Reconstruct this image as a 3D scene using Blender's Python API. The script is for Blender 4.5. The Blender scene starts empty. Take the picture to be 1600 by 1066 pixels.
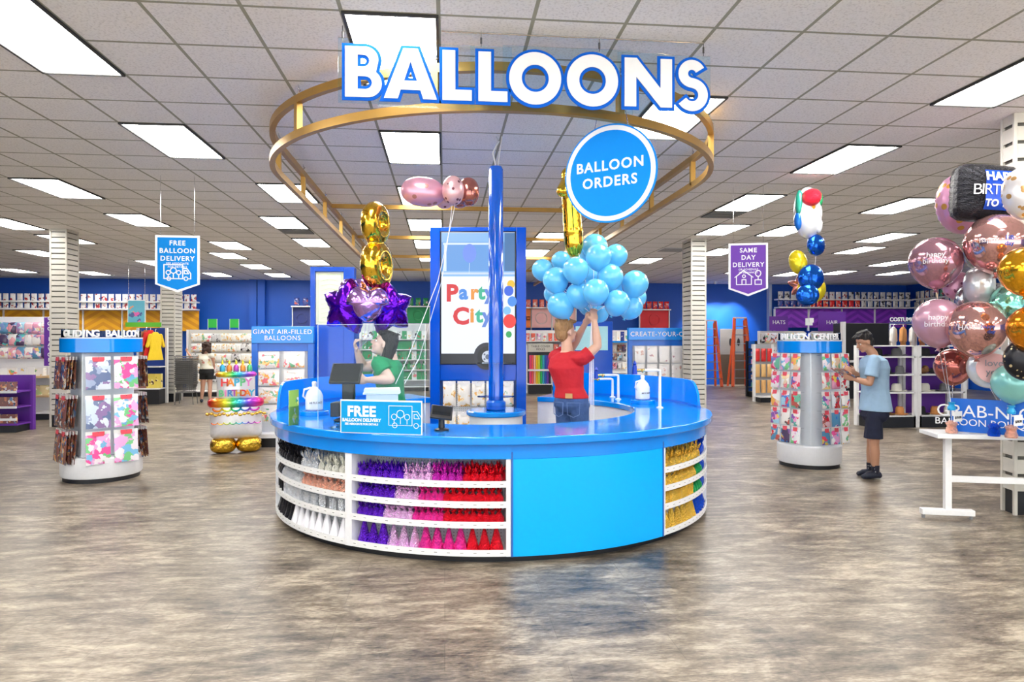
import bpy, bmesh, math, random
from mathutils import Vector, Matrix
random.seed(7)
PI = math.pi
SC = bpy.context.scene
COL = SC.collection

# ------------------------------------------------------------------ camera
CAMZ = 1.59; FPX = 1067.0; TH = math.radians(5.62)
CT, ST = math.cos(TH), math.sin(TH)
cam = bpy.data.cameras.new('camera'); cam.lens = FPX/1600*36; cam.sensor_width = 36
cam.clip_start = .05; cam.clip_end = 200
camo = bpy.data.objects.new('camera', cam); COL.objects.link(camo)
camo.location = (0, 0, CAMZ); camo.rotation_euler = (PI/2, 0, -TH)
SC.camera = camo
# ------------------------------------------------------------------ world: daylight entering by the open shop front behind the camera
w = bpy.data.worlds.new('daylight'); SC.world = w; w.use_nodes = True
bg = w.node_tree.nodes['Background']; bg.inputs[1].default_value = 1.0
_N = w.node_tree.nodes; _L = w.node_tree.links
_tc = _N.new('ShaderNodeTexCoord'); _sx = _N.new('ShaderNodeSeparateXYZ'); _L.new(_tc.outputs['Generated'], _sx.inputs[0])
_cr = _N.new('ShaderNodeValToRGB'); _e = _cr.color_ramp.elements     # dim sky above; brighter lower half added to lift the ceiling
_e[0].position = .46; _e[0].color = (1.0, .97, .92, 1); _e[1].position = .54; _e[1].color = (.36, .41, .46, 1)
_mr = _N.new('ShaderNodeMapRange'); _mr.inputs[1].default_value = -1; _L.new(_sx.outputs['Z'], _mr.inputs[0]); _L.new(_mr.outputs[0], _cr.inputs[0])
_L.new(_cr.outputs[0], bg.inputs[0]); bg.inputs[1].default_value = 3.0
SC.view_settings.view_transform = 'Standard'; SC.view_settings.look = 'None'
SC.view_settings.gamma = 1; SC.view_settings.use_curve_mapping = False
SC.view_settings.exposure = 0.43
LAMP = 17.0            # strength of the ceiling light diffusers

CEIL = 3.67; BACK = 24.0; LEFT = -20.0; RIGHT = 17.2; FRONT = -5.0

def P(px, py, d):
    """world point seen at a photo position at camera depth d"""
    u = (px-800)/FPX*d
    return Vector((d*ST+u*CT, d*CT-u*ST, CAMZ+(533-py)/FPX*d))
def XY(px, Y):
    u = (px-800)/FPX
    return Y*(u*CT+ST)/(CT-u*ST)
def ZY(px, py, Y):
    d = Y*CT+XY(px, Y)*ST
    return CAMZ+(533-py)/FPX*d

# ------------------------------------------------------------------ materials
MATS = {}
def M(name, col=(.8, .8, .8), rough=.5, metal=0., coat=0., emis=None, es=0., alpha=1., bump=0., bscale=30., var=0., trans=0., bstretch=(1, 1, 1), sheen=0., spec=.5):
    if name in MATS: return MATS[name]
    m = bpy.data.materials.new(name); m.use_nodes = True
    nt = m.node_tree; N = nt.nodes; L = nt.links
    b = N['Principled BSDF']
    b.inputs['Base Color'].default_value = (*col, 1)
    b.inputs['Roughness'].default_value = rough
    b.inputs['Metallic'].default_value = metal
    b.inputs['Coat Weight'].default_value = coat
    b.inputs['Coat Roughness'].default_value = .04
    b.inputs['Specular IOR Level'].default_value = spec
    b.inputs['Alpha'].default_value = alpha
    b.inputs['Transmission Weight'].default_value = trans
    if emis: b.inputs['Emission Color'].default_value = (*emis, 1); b.inputs['Emission Strength'].default_value = es
    tc = N.new('ShaderNodeTexCoord')
    mp = N.new('ShaderNodeMapping'); mp.inputs['Scale'].default_value = bstretch
    L.new(tc.outputs['Object'], mp.inputs[0])
    no = N.new('ShaderNodeTexNoise'); no.inputs['Scale'].default_value = bscale
    L.new(mp.outputs[0], no.inputs['Vector'])
    if bump:
        bp = N.new('ShaderNodeBump'); bp.inputs['Strength'].default_value = bump; bp.inputs['Distance'].default_value = .02
        L.new(no.outputs[0], bp.inputs['Height']); L.new(bp.outputs[0], b.inputs['Normal'])
    v = var or .04
    mx = N.new('ShaderNodeMix'); mx.data_type = 'RGBA'
    mx.inputs[6].default_value = (*[c*(1-v) for c in col], 1); mx.inputs[7].default_value = (*[min(1, c*(1+v)) for c in col], 1)
    L.new(no.outputs[0], mx.inputs[0]); L.new(mx.outputs[2], b.inputs['Base Color'])
    MATS[name] = m
    return m

def PRINT(name, bgc, pal, scale=9., cover=.5, rough=.25, objrand=True, header=None, metal=0, hz=.0, grounds=None):
    """printed packaging: patches of colour on a ground, different on every copy"""
    if name in MATS: return MATS[name]
    m = bpy.data.materials.new(name); m.use_nodes = True
    nt = m.node_tree; N = nt.nodes; L = nt.links; b = N['Principled BSDF']
    b.inputs['Roughness'].default_value = rough; b.inputs['Coat Weight'].default_value = .3; b.inputs['Metallic'].default_value = metal
    tc = N.new('ShaderNodeTexCoord'); oi = N.new('ShaderNodeObjectInfo')
    cx = N.new('ShaderNodeCombineXYZ')
    mul = N.new('ShaderNodeMath'); mul.operation = 'MULTIPLY'; mul.inputs[1].default_value = 37.
    L.new(oi.outputs['Random'], mul.inputs[0]); L.new(mul.outputs[0], cx.inputs[1]); L.new(mul.outputs[0], cx.inputs[0])
    ad = N.new('ShaderNodeVectorMath'); ad.operation = 'ADD'
    L.new(tc.outputs['Object'], ad.inputs[0]); L.new(cx.outputs[0], ad.inputs[1])
    vo = N.new('ShaderNodeTexVoronoi'); vo.inputs['Scale'].default_value = scale*1.6
    dn = N.new('ShaderNodeTexNoise'); dn.inputs['Scale'].default_value = scale*2.2; dn.inputs['Detail'].default_value = 4; L.new(ad.outputs[0], dn.inputs['Vector'])
    dm = N.new('ShaderNodeVectorMath'); dm.operation = 'MULTIPLY_ADD'; dm.inputs[1].default_value = (.9/scale,)*3; L.new(dn.outputs['Color'], dm.inputs[0]); L.new(ad.outputs[0], dm.inputs[2])
    L.new(dm.outputs[0], vo.inputs['Vector'])
    sp = N.new('ShaderNodeSeparateColor'); L.new(vo.outputs['Color'], sp.inputs[0])
    cr = N.new('ShaderNodeValToRGB'); cr.color_ramp.interpolation = 'CONSTANT'
    e = cr.color_ramp.elements
    while len(e) < len(pal): e.new(1)
    for i, c in enumerate(pal): e[i].position = i/len(pal); e[i].color = (*c, 1)
    L.new(sp.outputs[0], cr.inputs[0])
    no = N.new('ShaderNodeTexNoise'); no.inputs['Scale'].default_value = scale; no.inputs['Detail'].default_value = 3
    L.new(ad.outputs[0], no.inputs['Vector'])
    gt = N.new('ShaderNodeMath'); gt.operation = 'GREATER_THAN'; gt.inputs[1].default_value = 1-cover
    mr = N.new('ShaderNodeMapRange'); mr.inputs[1].default_value = .3; mr.inputs[2].default_value = .7
    L.new(no.outputs[0], mr.inputs[0]); L.new(mr.outputs[0], gt.inputs[0])
    mx = N.new('ShaderNodeMix'); mx.data_type = 'RGBA'; mx.inputs[6].default_value = (*bgc, 1)
    if grounds:
        gr = N.new('ShaderNodeValToRGB'); gr.color_ramp.interpolation = 'CONSTANT'; ge = gr.color_ramp.elements
        while len(ge) < len(grounds): ge.new(1)
        for i, c in enumerate(grounds): ge[i].position = i/len(grounds); ge[i].color = (*c, 1)
        L.new(oi.outputs['Random'], gr.inputs[0]); L.new(gr.outputs[0], mx.inputs[6])
    ge_ = N.new('ShaderNodeVectorMath'); ge_.operation = 'DISTANCE'; ge_.inputs[1].default_value = (.5, .5, .42); L.new(tc.outputs['Generated'], ge_.inputs[0])
    mm = N.new('ShaderNodeMath'); mm.operation = 'MULTIPLY_ADD'; mm.inputs[1].default_value = -.9; L.new(ge_.outputs['Value'], mm.inputs[0])
    ma = N.new('ShaderNodeMath'); ma.operation = 'ADD'; ma.inputs[1].default_value = .34; L.new(mr.outputs[0], ma.inputs[0]); L.new(ma.outputs[0], mm.inputs[2]); L.new(mm.outputs[0], gt.inputs[0])
    L.new(gt.outputs[0], mx.inputs[0]); L.new(cr.outputs[0], mx.inputs[7])
    out = mx.outputs[2]
    if header:
        sx = N.new('ShaderNodeSeparateXYZ'); L.new(tc.outputs['Object'], sx.inputs[0])
        g2 = N.new('ShaderNodeMath'); g2.operation = 'GREATER_THAN'; g2.inputs[1].default_value = hz
        L.new(sx.outputs['Z'], g2.inputs[0])
        m2 = N.new('ShaderNodeMix'); m2.data_type = 'RGBA'; m2.inputs[7].default_value = (*header, 1)
        L.new(g2.outputs[0], m2.inputs[0]); L.new(out, m2.inputs[6]); out = m2.outputs[2]
    L.new(out, b.inputs['Base Color'])
    MATS[name] = m; return m

def ACRYL(name='clear_acrylic', tint=(.9, .97, 1), a=.12):
    if name in MATS: return MATS[name]
    m = bpy.data.materials.new(name); m.use_nodes = True
    N = m.node_tree.nodes; L = m.node_tree.links
    N.remove(N['Principled BSDF'])
    t = N.new('ShaderNodeBsdfTransparent'); t.inputs[0].default_value = (*tint, 1)
    g = N.new('ShaderNodeBsdfGlossy'); g.inputs['Roughness'].default_value = .03
    fr = N.new('ShaderNodeFresnel'); fr.inputs[0].default_value = 1.16
    ad = N.new('ShaderNodeMath'); ad.operation = 'ADD'; ad.inputs[1].default_value = a*.05; L.new(fr.outputs[0], ad.inputs[0])
    mx = N.new('ShaderNodeMixShader'); L.new(ad.outputs[0], mx.inputs[0]); L.new(t.outputs[0], mx.inputs[1]); L.new(g.outputs[0], mx.inputs[2])
    L.new(mx.outputs[0], N['Material Output'].inputs[0])
    MATS[name] = m; return m

# ------------------------------------------------------------------ object helpers
def tag(o, label=None, cat=None, group=None, kind=None):
    if label: o['label'] = label
    if cat: o['category'] = cat
    if group: o['group'] = group
    if kind: o['kind'] = kind
    return o
def thing(name, label, cat, loc=(0, 0, 0), rz=0, group=None):
    o = bpy.data.objects.new(name, None); COL.objects.link(o); o.empty_display_size = .1
    o.location = loc; o.rotation_euler = (0, 0, rz)
    return tag(o, label, cat, group)
def dup(o, loc=None, rz=None, label=None, group=None, parent=None):
    c = o.copy(); COL.objects.link(c)
    if parent: c.parent = parent
    if loc is not None: c.location = loc
    if rz is not None: c.rotation_euler = (0, 0, rz)
    if label: c['label'] = label
    if group: c['group'] = group
    for ch in list(o.children):
        dup(ch, parent=c)
    return c
def frame(t):
    t = t.normalized(); up = Vector((0, 0, 1)) if abs(t.z) < .95 else Vector((0, 1, 0))
    s = t.cross(up).normalized(); return s, s.cross(t).normalized()

class MB:
    def __init__(s): s.v = []; s.f = []; s.m = []
    def add(s, vs, fs, mi=0, mat=None):
        o = len(s.v)
        s.v += [tuple(mat @ Vector(v)) if mat is not None else tuple(v) for v in vs]
        s.f += [tuple(i+o for i in f) for f in fs]; s.m += [mi]*len(fs); return s
    def box(s, cx, cy, cz, sx, sy, sz, mi=0, mat=None, rz=0):
        vs = [Vector((x*sx/2, y*sy/2, z*sz/2)) for z in (-1, 1) for y in (-1, 1) for x in (-1, 1)]
        R = Matrix.Translation((cx, cy, cz)) @ Matrix.Rotation(rz, 4, 'Z')
        if mat is not None: R = mat @ R
        return s.add(vs, [(0, 2, 3, 1), (4, 5, 7, 6), (0, 1, 5, 4), (2, 6, 7, 3), (0, 4, 6, 2), (1, 3, 7, 5)], mi, R)
    def bx(s, x0, x1, y0, y1, z0, z1, mi=0):
        return s.box((x0+x1)/2, (y0+y1)/2, (z0+z1)/2, abs(x1-x0), abs(y1-y0), abs(z1-z0), mi)
    def cyl(s, p, q, r0, r1=None, n=12, mi=0):
        p, q = Vector(p), Vector(q); r1 = r0 if r1 is None else r1
        a, b = frame(q-p); vs = []
        for c, r in ((p, r0), (q, r1)):
            for i in range(n): t = 2*PI*i/n; vs.append(c+a*math.cos(t)*r+b*math.sin(t)*r)
        fs = [(i, (i+1) % n, n+(i+1) % n, n+i) for i in range(n)]+[tuple(range(n))[::-1], tuple(range(n, 2*n))]
        return s.add(vs, fs, mi)
    def tube(s, pts, r, n=6, mi=0):
        pts = [Vector(p) for p in pts]; vs = []; k = len(pts)
        for j, p in enumerate(pts):
            t = pts[min(j+1, k-1)]-pts[max(j-1, 0)]
            if t.length < 1e-9: t = Vector((0, 0, 1))
            a, b = frame(t); rr = r[j] if isinstance(r, (list, tuple)) else r
            for i in range(n): g = 2*PI*i/n; vs.append(p+a*math.cos(g)*rr+b*math.sin(g)*rr)
        fs = [(j*n+i, j*n+(i+1) % n, (j+1)*n+(i+1) % n, (j+1)*n+i) for j in range(k-1) for i in range(n)]
        fs += [tuple(range(n))[::-1], tuple(range((k-1)*n, k*n))]
        return s.add(vs, fs, mi)
    def lathe(s, prof, n=24, mi=0, mat=None, cap=True):
        vs = []; k = len(prof)
        for r, z in prof:
            for i in range(n): t = 2*PI*i/n; vs.append((r*math.cos(t), r*math.sin(t), z))
        fs = [(j*n+i, j*n+(i+1) % n, (j+1)*n+(i+1) % n, (j+1)*n+i) for j in range(k-1) for i in range(n)]
        if cap: fs += [tuple(range(n))[::-1], tuple(range((k-1)*n, k*n))]
        return s.add(vs, fs, mi, mat)
    def ell(s, c, r, n=16, mi=0, mat=None):
        c = Vector(c); r = (r, r, r) if not isinstance(r, (tuple, list)) else r
        k = max(6, n//2); vs = [(0, 0, -r[2])]; 
        for j in range(1, k):
            a = -PI/2+PI*j/k
            for i in range(n): t = 2*PI*i/n; vs.append((r[0]*math.cos(a)*math.cos(t), r[1]*math.cos(a)*math.sin(t), r[2]*math.sin(a)))
        vs.append((0, 0, r[2])); L = len(vs)-1
        fs = [(0, 1+(i+1) % n, 1+i) for i in range(n)]
        fs += [(1+(j-1)*n+i, 1+(j-1)*n+(i+1) % n, 1+j*n+(i+1) % n, 1+j*n+i) for j in range(1, k-1) for i in range(n)]
        fs += [(1+(k-2)*n+i, 1+(k-2)*n+(i+1) % n, L) for i in range(n)]
        T = Matrix.Translation(c)
        if mat is not None: T = T @ mat
        return s.add(vs, fs, mi, T)
    def prism(s, poly, y0, y1, mi=0, mat=None):
        n = len(poly)
        vs = [(x, y0, z) for x, z in poly]+[(x, y1, z) for x, z in poly]
        fs = [tuple(range(n)), tuple(range(n, 2*n))[::-1]]+[(i, i+n, (i+1) % n+n, (i+1) % n) for i in range(n)]
        return s.add(vs, fs, mi, mat)
    def stroke(s, pts, wd, y0, y1, mi=0, mat=None, closed=False):
        pts = [Vector((p[0], 0, p[1])) for p in pts]
        if closed: pts = pts+[pts[0]]
        for a, b in zip(pts[:-1], pts[1:]):
            t = (b-a); 
            if t.length < 1e-6: continue
            t.normalize(); nrm = Vector((-t.z, 0, t.x))*wd/2; e = t*wd*.35
            q = [a-e+nrm, a-e-nrm, b+e-nrm, b+e+nrm]
            s.prism([(v.x, v.z) for v in q], y0, y1, mi, mat)
        return s
    def arc(s, cx, cy, R0, R1, a0, a1, z0, z1, n=48, mi=0):
        vs = []
        for i in range(n+1):
            t = a0+(a1-a0)*i/n; c, q = math.cos(t), math.sin(t)
            z1i = z1(t) if callable(z1) else z1; z0i = z0(t) if callable(z0) else z0
            vs += [(cx+R0*c, cy+R0*q, z0i), (cx+R1*c, cy+R1*q, z0i), (cx+R1*c, cy+R1*q, z1i), (cx+R0*c, cy+R0*q, z1i)]
        fs = []
        for i in range(n):
            for k in range(4): fs.append((i*4+k, i*4+(k+1) % 4, (i+1)*4+(k+1) % 4, (i+1)*4+k))
        fs += [(3, 2, 1, 0), (n*4, n*4+1, n*4+2, n*4+3)]
        return s.add(vs, fs, mi)
    def sweep(s, pts, wd, ht, closed=False, mi=0):
        pts = [Vector(p) for p in pts]; k = len(pts); vs = []
        for j, p in enumerate(pts):
            if closed: t = pts[(j+1) % k]-pts[j-1]
            else: t = pts[min(j+1, k-1)]-pts[max(j-1, 0)]
            t.z = 0; t.normalize(); nr = Vector((t.y, -t.x, 0))
            for a, b in ((-1, -1), (1, -1), (1, 1), (-1, 1)): vs.append(p+nr*a*wd/2+Vector((0, 0, b*ht/2)))
        fs = []
        for j in range(k if closed else k-1):
            q = (j+1) % k
            for i in range(4): fs.append((j*4+i, j*4+(i+1) % 4, q*4+(i+1) % 4, q*4+i))
        if not closed: fs += [(3, 2, 1, 0), ((k-1)*4, (k-1)*4+1, (k-1)*4+2, (k-1)*4+3)]
        return s.add(vs, fs, mi)
    def mesh(s, name, mats, smooth=True, ang=35, fix=True):
        me = bpy.data.meshes.new(name); me.from_pydata(s.v, [], s.f)
        for m in (mats if isinstance(mats, (list, tuple)) else [mats]): me.materials.append(m)
        me.polygons.foreach_set('material_index', s.m)
        if fix:
            b = bmesh.new(); b.from_mesh(me); bmesh.ops.recalc_face_normals(b, faces=b.faces); b.to_mesh(me); b.free()
        if smooth:
            me.polygons.foreach_set('use_smooth', [True]*len(me.polygons))
            me.set_sharp_from_angle(angle=math.radians(ang))
        me.update(); return me
    def build(s, name, mats, parent=None, loc=None, rz=0, bevel=0, **k):
        me = s.mesh(name, mats, **k)
        o = bpy.data.objects.new(name, me); COL.objects.link(o)
        if parent: o.parent = parent
        if loc is not None: o.location = loc
        o.rotation_euler = (0, 0, rz)
        if bevel:
            m = o.modifiers.new('bevel', 'BEVEL'); m.width = bevel; m.segments = 2; m.limit_method = 'ANGLE'
        return o
def struct(name, mb, mats, **k):
    o = mb.build(name, mats, **k); o['kind'] = 'structure'; return o

def eval_mesh(o):
    dg = bpy.context.evaluated_depsgraph_get()
    me = bpy.data.meshes.new_from_object(o.evaluated_get(dg)); me.name = o.name; return me
_txt = {}
def txt_mesh(s, size, ext=.002, off=0., space=1., align='CENTER', line=.95):
    """lettering standing in the XZ plane, reading from -Y"""
    key = (s, size, ext, off, space, align, line)
    if key in _txt: return _txt[key].copy()
    cu = bpy.data.curves.new('lettering', 'FONT'); cu.body = s; cu.size = size; cu.extrude = ext; cu.offset = off*size
    cu.align_x = align; cu.align_y = 'CENTER'; cu.space_character = space; cu.resolution_u = 3; cu.space_line = line
    o = bpy.data.objects.new('lettering', cu); COL.objects.link(o)
    me = eval_mesh(o); bpy.data.objects.remove(o); bpy.data.curves.remove(cu)
    ys = [v.co.y for v in me.vertices] or [0]; cy = (min(ys)+max(ys))/2
    for v in me.vertices: x, y, z = v.co; v.co = (x, -z, y-(cy if '\n' in s or s.isupper() else 0))
    _txt[key] = me; return me.copy()
def txt(name, s, size, loc, parent, mat, rz=0, label=None, fn=None, **k):
    me = txt_mesh(s, size, **k); me.materials.clear(); me.materials.append(mat)
    if fn:
        for v in me.vertices: v.co = fn(v.co)
    o = bpy.data.objects.new(name, me); COL.objects.link(o); o.parent = parent; o.location = loc; o.rotation_euler = (0, 0, rz)
    if label: o['label'] = label
    return o
def curve_mesh(splines, ext, off=0.):
    cu = bpy.data.curves.new('glyph', 'CURVE'); cu.dimensions = '2D'; cu.fill_mode = 'BOTH'; cu.extrude = ext; cu.offset = off
    for pts in splines:
        sp = cu.splines.new('POLY'); sp.points.add(len(pts)-1); sp.use_cyclic_u = True
        for i, (x, y) in enumerate(pts): sp.points[i].co = (x, y, 0, 1)
    o = bpy.data.objects.new('glyph', cu); COL.objects.link(o)
    me = eval_mesh(o); bpy.data.objects.remove(o); bpy.data.curves.remove(cu)
    for v in me.vertices: x, y, z = v.co; v.co = (x, -z, y)
    return me
def meshobj(name, me, mats, parent=None, loc=(0, 0, 0), rz=0):
    me.materials.clear()
    for m in (mats if isinstance(mats, (list, tuple)) else [mats]): me.materials.append(m)
    o = bpy.data.objects.new(name, me); COL.objects.link(o); o.parent = parent; o.location = loc; o.rotation_euler = (0, 0, rz); return o
def remesh(mb, name, voxel, mats, parent=None, loc=(0, 0, 0), smooth=4, fac=.5):
    me = mb.mesh('tmp', mats, smooth=False)
    o = bpy.data.objects.new(name, me); COL.objects.link(o)
    r = o.modifiers.new('r', 'REMESH'); r.mode = 'VOXEL'; r.voxel_size = voxel; r.use_smooth_shade = True
    if smooth: sm = o.modifiers.new('s', 'SMOOTH'); sm.iterations = smooth; sm.factor = fac
    m2 = eval_mesh(o); bpy.data.objects.remove(o); bpy.data.meshes.remove(me)
    m2.polygons.foreach_set('use_smooth', [True]*len(m2.polygons))
    return meshobj(name, m2, mats, parent, loc)

ORD = ['', 'first', 'second', 'third', 'fourth', 'fifth', 'sixth', 'seventh', 'eighth', 'ninth', 'tenth', 'eleventh', 'twelfth', 'thirteenth', 'fourteenth', 'fifteenth', 'sixteenth', 'seventeenth', 'eighteenth', 'nineteenth', 'twentieth']
def nth(i):
    if i <= 20: return ORD[i]
    t = {2: 'twenty', 3: 'thirty', 4: 'forty', 5: 'fifty', 6: 'sixty'}[i//10]
    return (t+'-'+ORD[i % 10]) if i % 10 else t.replace('ty', 'tieth')

# common materials
BLUE = M('counter_blue', (.0, .25, .84), .12, coat=.35, bscale=3, var=.02)
NAVY = M('display_blue', (.0, .13, .62), .3, coat=.4)
WHITE = M('white_laminate', (.82, .83, .85), .35, coat=.2)
WMET = M('white_metal', (.8, .8, .8), .35)
BLACK = M('black_plastic', (.012, .012, .014), .3)
KICK = M('black_kick', (.01, .011, .014), .45)
GREYM = M('grey_metal', (.35, .36, .37), .35, metal=.9)
SIGNW = M('sign_white', (.86, .87, .88), .4)
SIGNB = M('sign_blue', (.0, .24, .78), .5, spec=.2)
PURP = M('purple_panel', (.13, .025, .33), .5)
PAPER = M('paper_white', (.85, .85, .83), .6)
STEEL = M('chrome', (.7, .7, .72), .15, metal=1)
ACR = ACRYL()
WOOD = M('pale_wood', (.62, .42, .22), .45, bump=.1, bscale=8, bstretch=(1, 12, 12), var=.15)
# ================================================================== the room
def floor_mat():
    m = bpy.data.materials.new('vinyl_floor'); m.use_nodes = True
    N = m.node_tree.nodes; L = m.node_tree.links; b = N['Principled BSDF']
    tc = N.new('ShaderNodeTexCoord')
    def noise(scale, st, det=6, rot=0, dist=0.):
        mp = N.new('ShaderNodeMapping'); mp.inputs['Scale'].default_value = st; mp.inputs['Rotation'].default_value = (0, 0, rot)
        L.new(tc.outputs['Object'], mp.inputs[0])
        n = N.new('ShaderNodeTexNoise'); n.inputs['Scale'].default_value = scale; n.inputs['Detail'].default_value = det; n.inputs['Roughness'].default_value = .65; n.inputs['Distortion'].default_value = dist
        L.new(mp.outputs[0], n.inputs['Vector']); return n.outputs[0]
    a = noise(1.5, (1, 1.3, 1), 9, .6, .8); c = noise(7, (.5, 1.9, 1), 8, .5, .4); d = noise(60, (.4, 1.5, 1), 4, .4)
    def mix(x, y, f):
        q = N.new('ShaderNodeMix'); q.inputs[0].default_value = f; L.new(x, q.inputs[2]); L.new(y, q.inputs[3]); return q.outputs[0]
    s = mix(mix(a, c, .5), d, .25)
    cr = N.new('ShaderNodeValToRGB'); e = cr.color_ramp.elements
    e[0].position = .40; e[0].color = (.045, .035, .026, 1); e[1].position = .61; e[1].color = (.49, .42, .325, 1)
    x = e.new(.50); x.color = (.20, .162, .12, 1)
    L.new(s, cr.inputs[0])
    # plank seams
    br = N.new('ShaderNodeTexBrick'); br.inputs['Scale'].default_value = 1; br.inputs['Mortar Size'].default_value = .0025
    br.inputs['Brick Width'].default_value = 1.2; br.inputs['Row Height'].default_value = .3
    br.inputs['Color1'].default_value = (1, 1, 1, 1); br.inputs['Color2'].default_value = (.84, .84, .84, 1); br.inputs['Mortar'].default_value = (.7, .7, .7, 1)
    mp = N.new('ShaderNodeMapping'); mp.inputs['Rotation'].default_value = (0, 0, 0); L.new(tc.outputs['Object'], mp.inputs[0]); L.new(mp.outputs[0], br.inputs[0])
    mu = N.new('ShaderNodeMix'); mu.data_type = 'RGBA'; mu.blend_type = 'MULTIPLY'; mu.inputs[0].default_value = 1
    L.new(cr.outputs[0], mu.inputs[6]); L.new(br.outputs[0], mu.inputs[7]); L.new(mu.outputs[2], b.inputs['Base Color'])
    mr = N.new('ShaderNodeMapRange'); mr.inputs[3].default_value = .24; mr.inputs[4].default_value = .46; L.new(s, mr.inputs[0]); L.new(mr.outputs[0], b.inputs['Roughness'])
    bp = N.new('ShaderNodeBump'); bp.inputs['Strength'].default_value = .12; bp.inputs['Distance'].default_value = .01; L.new(s, bp.inputs['Height']); L.new(bp.outputs[0], b.inputs['Normal'])
    b.inputs['Specular IOR Level'].default_value = .42
    return m
def ceil_mat(x0, y0):
    m = bpy.data.materials.new('ceiling_tiles'); m.use_nodes = True
    N = m.node_tree.nodes; L = m.node_tree.links; b = N['Principled BSDF']
    tc = N.new('ShaderNodeTexCoord'); sx = N.new('ShaderNodeSeparateXYZ'); L.new(tc.outputs['Object'], sx.inputs[0])
    def line(axis, off, wd):
        s1 = N.new('ShaderNodeMath'); s1.operation = 'SUBTRACT'; s1.inputs[1].default_value = off; L.new(sx.outputs[axis], s1.inputs[0])
        pp = N.new('ShaderNodeMath'); pp.operation = 'PINGPONG'; pp.inputs[1].default_value = .305; L.new(s1.outputs[0], pp.inputs[0])
        lt = N.new('ShaderNodeMath'); lt.operation = 'LESS_THAN'; lt.inputs[1].default_value = wd; L.new(pp.outputs[0], lt.inputs[0]); return lt.outputs[0]
    mx = N.new('ShaderNodeMath'); mx.operation = 'MAXIMUM'; L.new(line('X', x0, .013), mx.inputs[0]); L.new(line('Y', y0, .013), mx.inputs[1])
    no = N.new('ShaderNodeTexNoise'); no.inputs['Scale'].default_value = 60; no.inputs['Detail'].default_value = 5; L.new(tc.outputs['Object'], no.inputs['Vector'])
    cr = N.new('ShaderNodeValToRGB'); e = cr.color_ramp.elements; e[0].position = .33; e[0].color = (.76, .74, .70, 1); e[1].position = .5; e[1].color = (.93, .91, .87, 1)
    L.new(no.outputs[0], cr.inputs[0])
    mc = N.new('ShaderNodeMix'); mc.data_type = 'RGBA'; mc.inputs[7].default_value = (.36, .355, .27, 1); L.new(mx.outputs[0], mc.inputs[0]); L.new(cr.outputs[0], mc.inputs[6])
    L.new(mc.outputs[2], b.inputs['Base Color']); b.inputs['Roughness'].default_value = .8
    bp = N.new('ShaderNodeBump'); bp.inputs['Strength'].default_value = .3; bp.inputs['Distance'].default_value = .01
    sb = N.new('ShaderNodeMath'); sb.operation = 'SUBTRACT'; L.new(no.outputs[0], sb.inputs[0]); L.new(mx.outputs[0], sb.inputs[1]); L.new(sb.outputs[0], bp.inputs['Height']); L.new(bp.outputs[0], b.inputs['Normal'])
    return m
TX0, TY0 = -.65, 4.38
struct('floor', MB().bx(LEFT, RIGHT, FRONT, BACK, -.1, 0), floor_mat())
struct('ceiling', MB().bx(LEFT, RIGHT, FRONT, BACK, CEIL, CEIL+.1), ceil_mat(TX0, TY0))
WB = M('wall_blue_paint', (.0, .085, .50), .5, bscale=2, var=.05)
struct('wall_back', MB().bx(LEFT, RIGHT, BACK, BACK+.15, 0, CEIL), WB)
struct('wall_left', MB().bx(LEFT-.15, LEFT, FRONT, BACK+.15, 0, CEIL), WB)
struct('wall_right', MB().bx(RIGHT, RIGHT+.15, FRONT, BACK+.15, 0, CEIL), WB)
# pilasters on the blue wall
for i, px in enumerate((395, 408, 1204)):
    X = XY(px, 23.8); struct('trim_%d' % (i+1), MB().bx(X-.12 if i < 2 else X-.05, X+.12 if i < 2 else X+.05, 23.8, BACK, 0, CEIL), WB if i < 2 else M('trim_pale', (.5, .6, .8), .5))

# ---- ceiling lights
def diff_mat():
    m = bpy.data.materials.new('light_diffuser'); m.use_nodes = True
    N = m.node_tree.nodes; L = m.node_tree.links; b = N['Principled BSDF']
    tc = N.new('ShaderNodeTexCoord'); sx = N.new('ShaderNodeSeparateXYZ'); L.new(tc.outputs['Object'], sx.inputs[0])
    def line(axis, k, wd):
        pp = N.new('ShaderNodeMath'); pp.operation = 'PINGPONG'; pp.inputs[1].default_value = k; L.new(sx.outputs[axis], pp.inputs[0])
        lt = N.new('ShaderNodeMath'); lt.operation = 'LESS_THAN'; lt.inputs[1].default_value = wd; L.new(pp.outputs[0], lt.inputs[0]); return lt.outputs[0]
    mx = N.new('ShaderNodeMath'); mx.operation = 'MAXIMUM'; L.new(line('X', .07, .0025), mx.inputs[0]); L.new(line('Y', .075, .0025), mx.inputs[1])
    mr = N.new('ShaderNodeMapRange'); mr.inputs[3].default_value = LAMP; mr.inputs[4].default_value = LAMP*.16; L.new(mx.outputs[0], mr.inputs[0])
    b.inputs['Base Color'].default_value = (.9, .9, .9, 1); b.inputs['Emission Color'].default_value = (1, .97, .92, 1); L.new(mr.outputs[0], b.inputs['Emission Strength'])
    return m
TB = M('light_frame_black', (.02, .02, .02), .5)
cl = thing('ceiling_light', '', 'ceiling light')
MB().bx(-.305, -.285, -.61, .61, -.018, 0).bx(.285, .305, -.61, .61, -.018, 0).bx(-.285, .285, -.61, -.595, -.018, 0).bx(-.285, .285, .595, .61, -.018, 0).build('frame', TB, cl)
MB().bx(-.285, .285, -.595, .595, -.008, -.001).build('diffuser', diff_mat(), cl)
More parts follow.
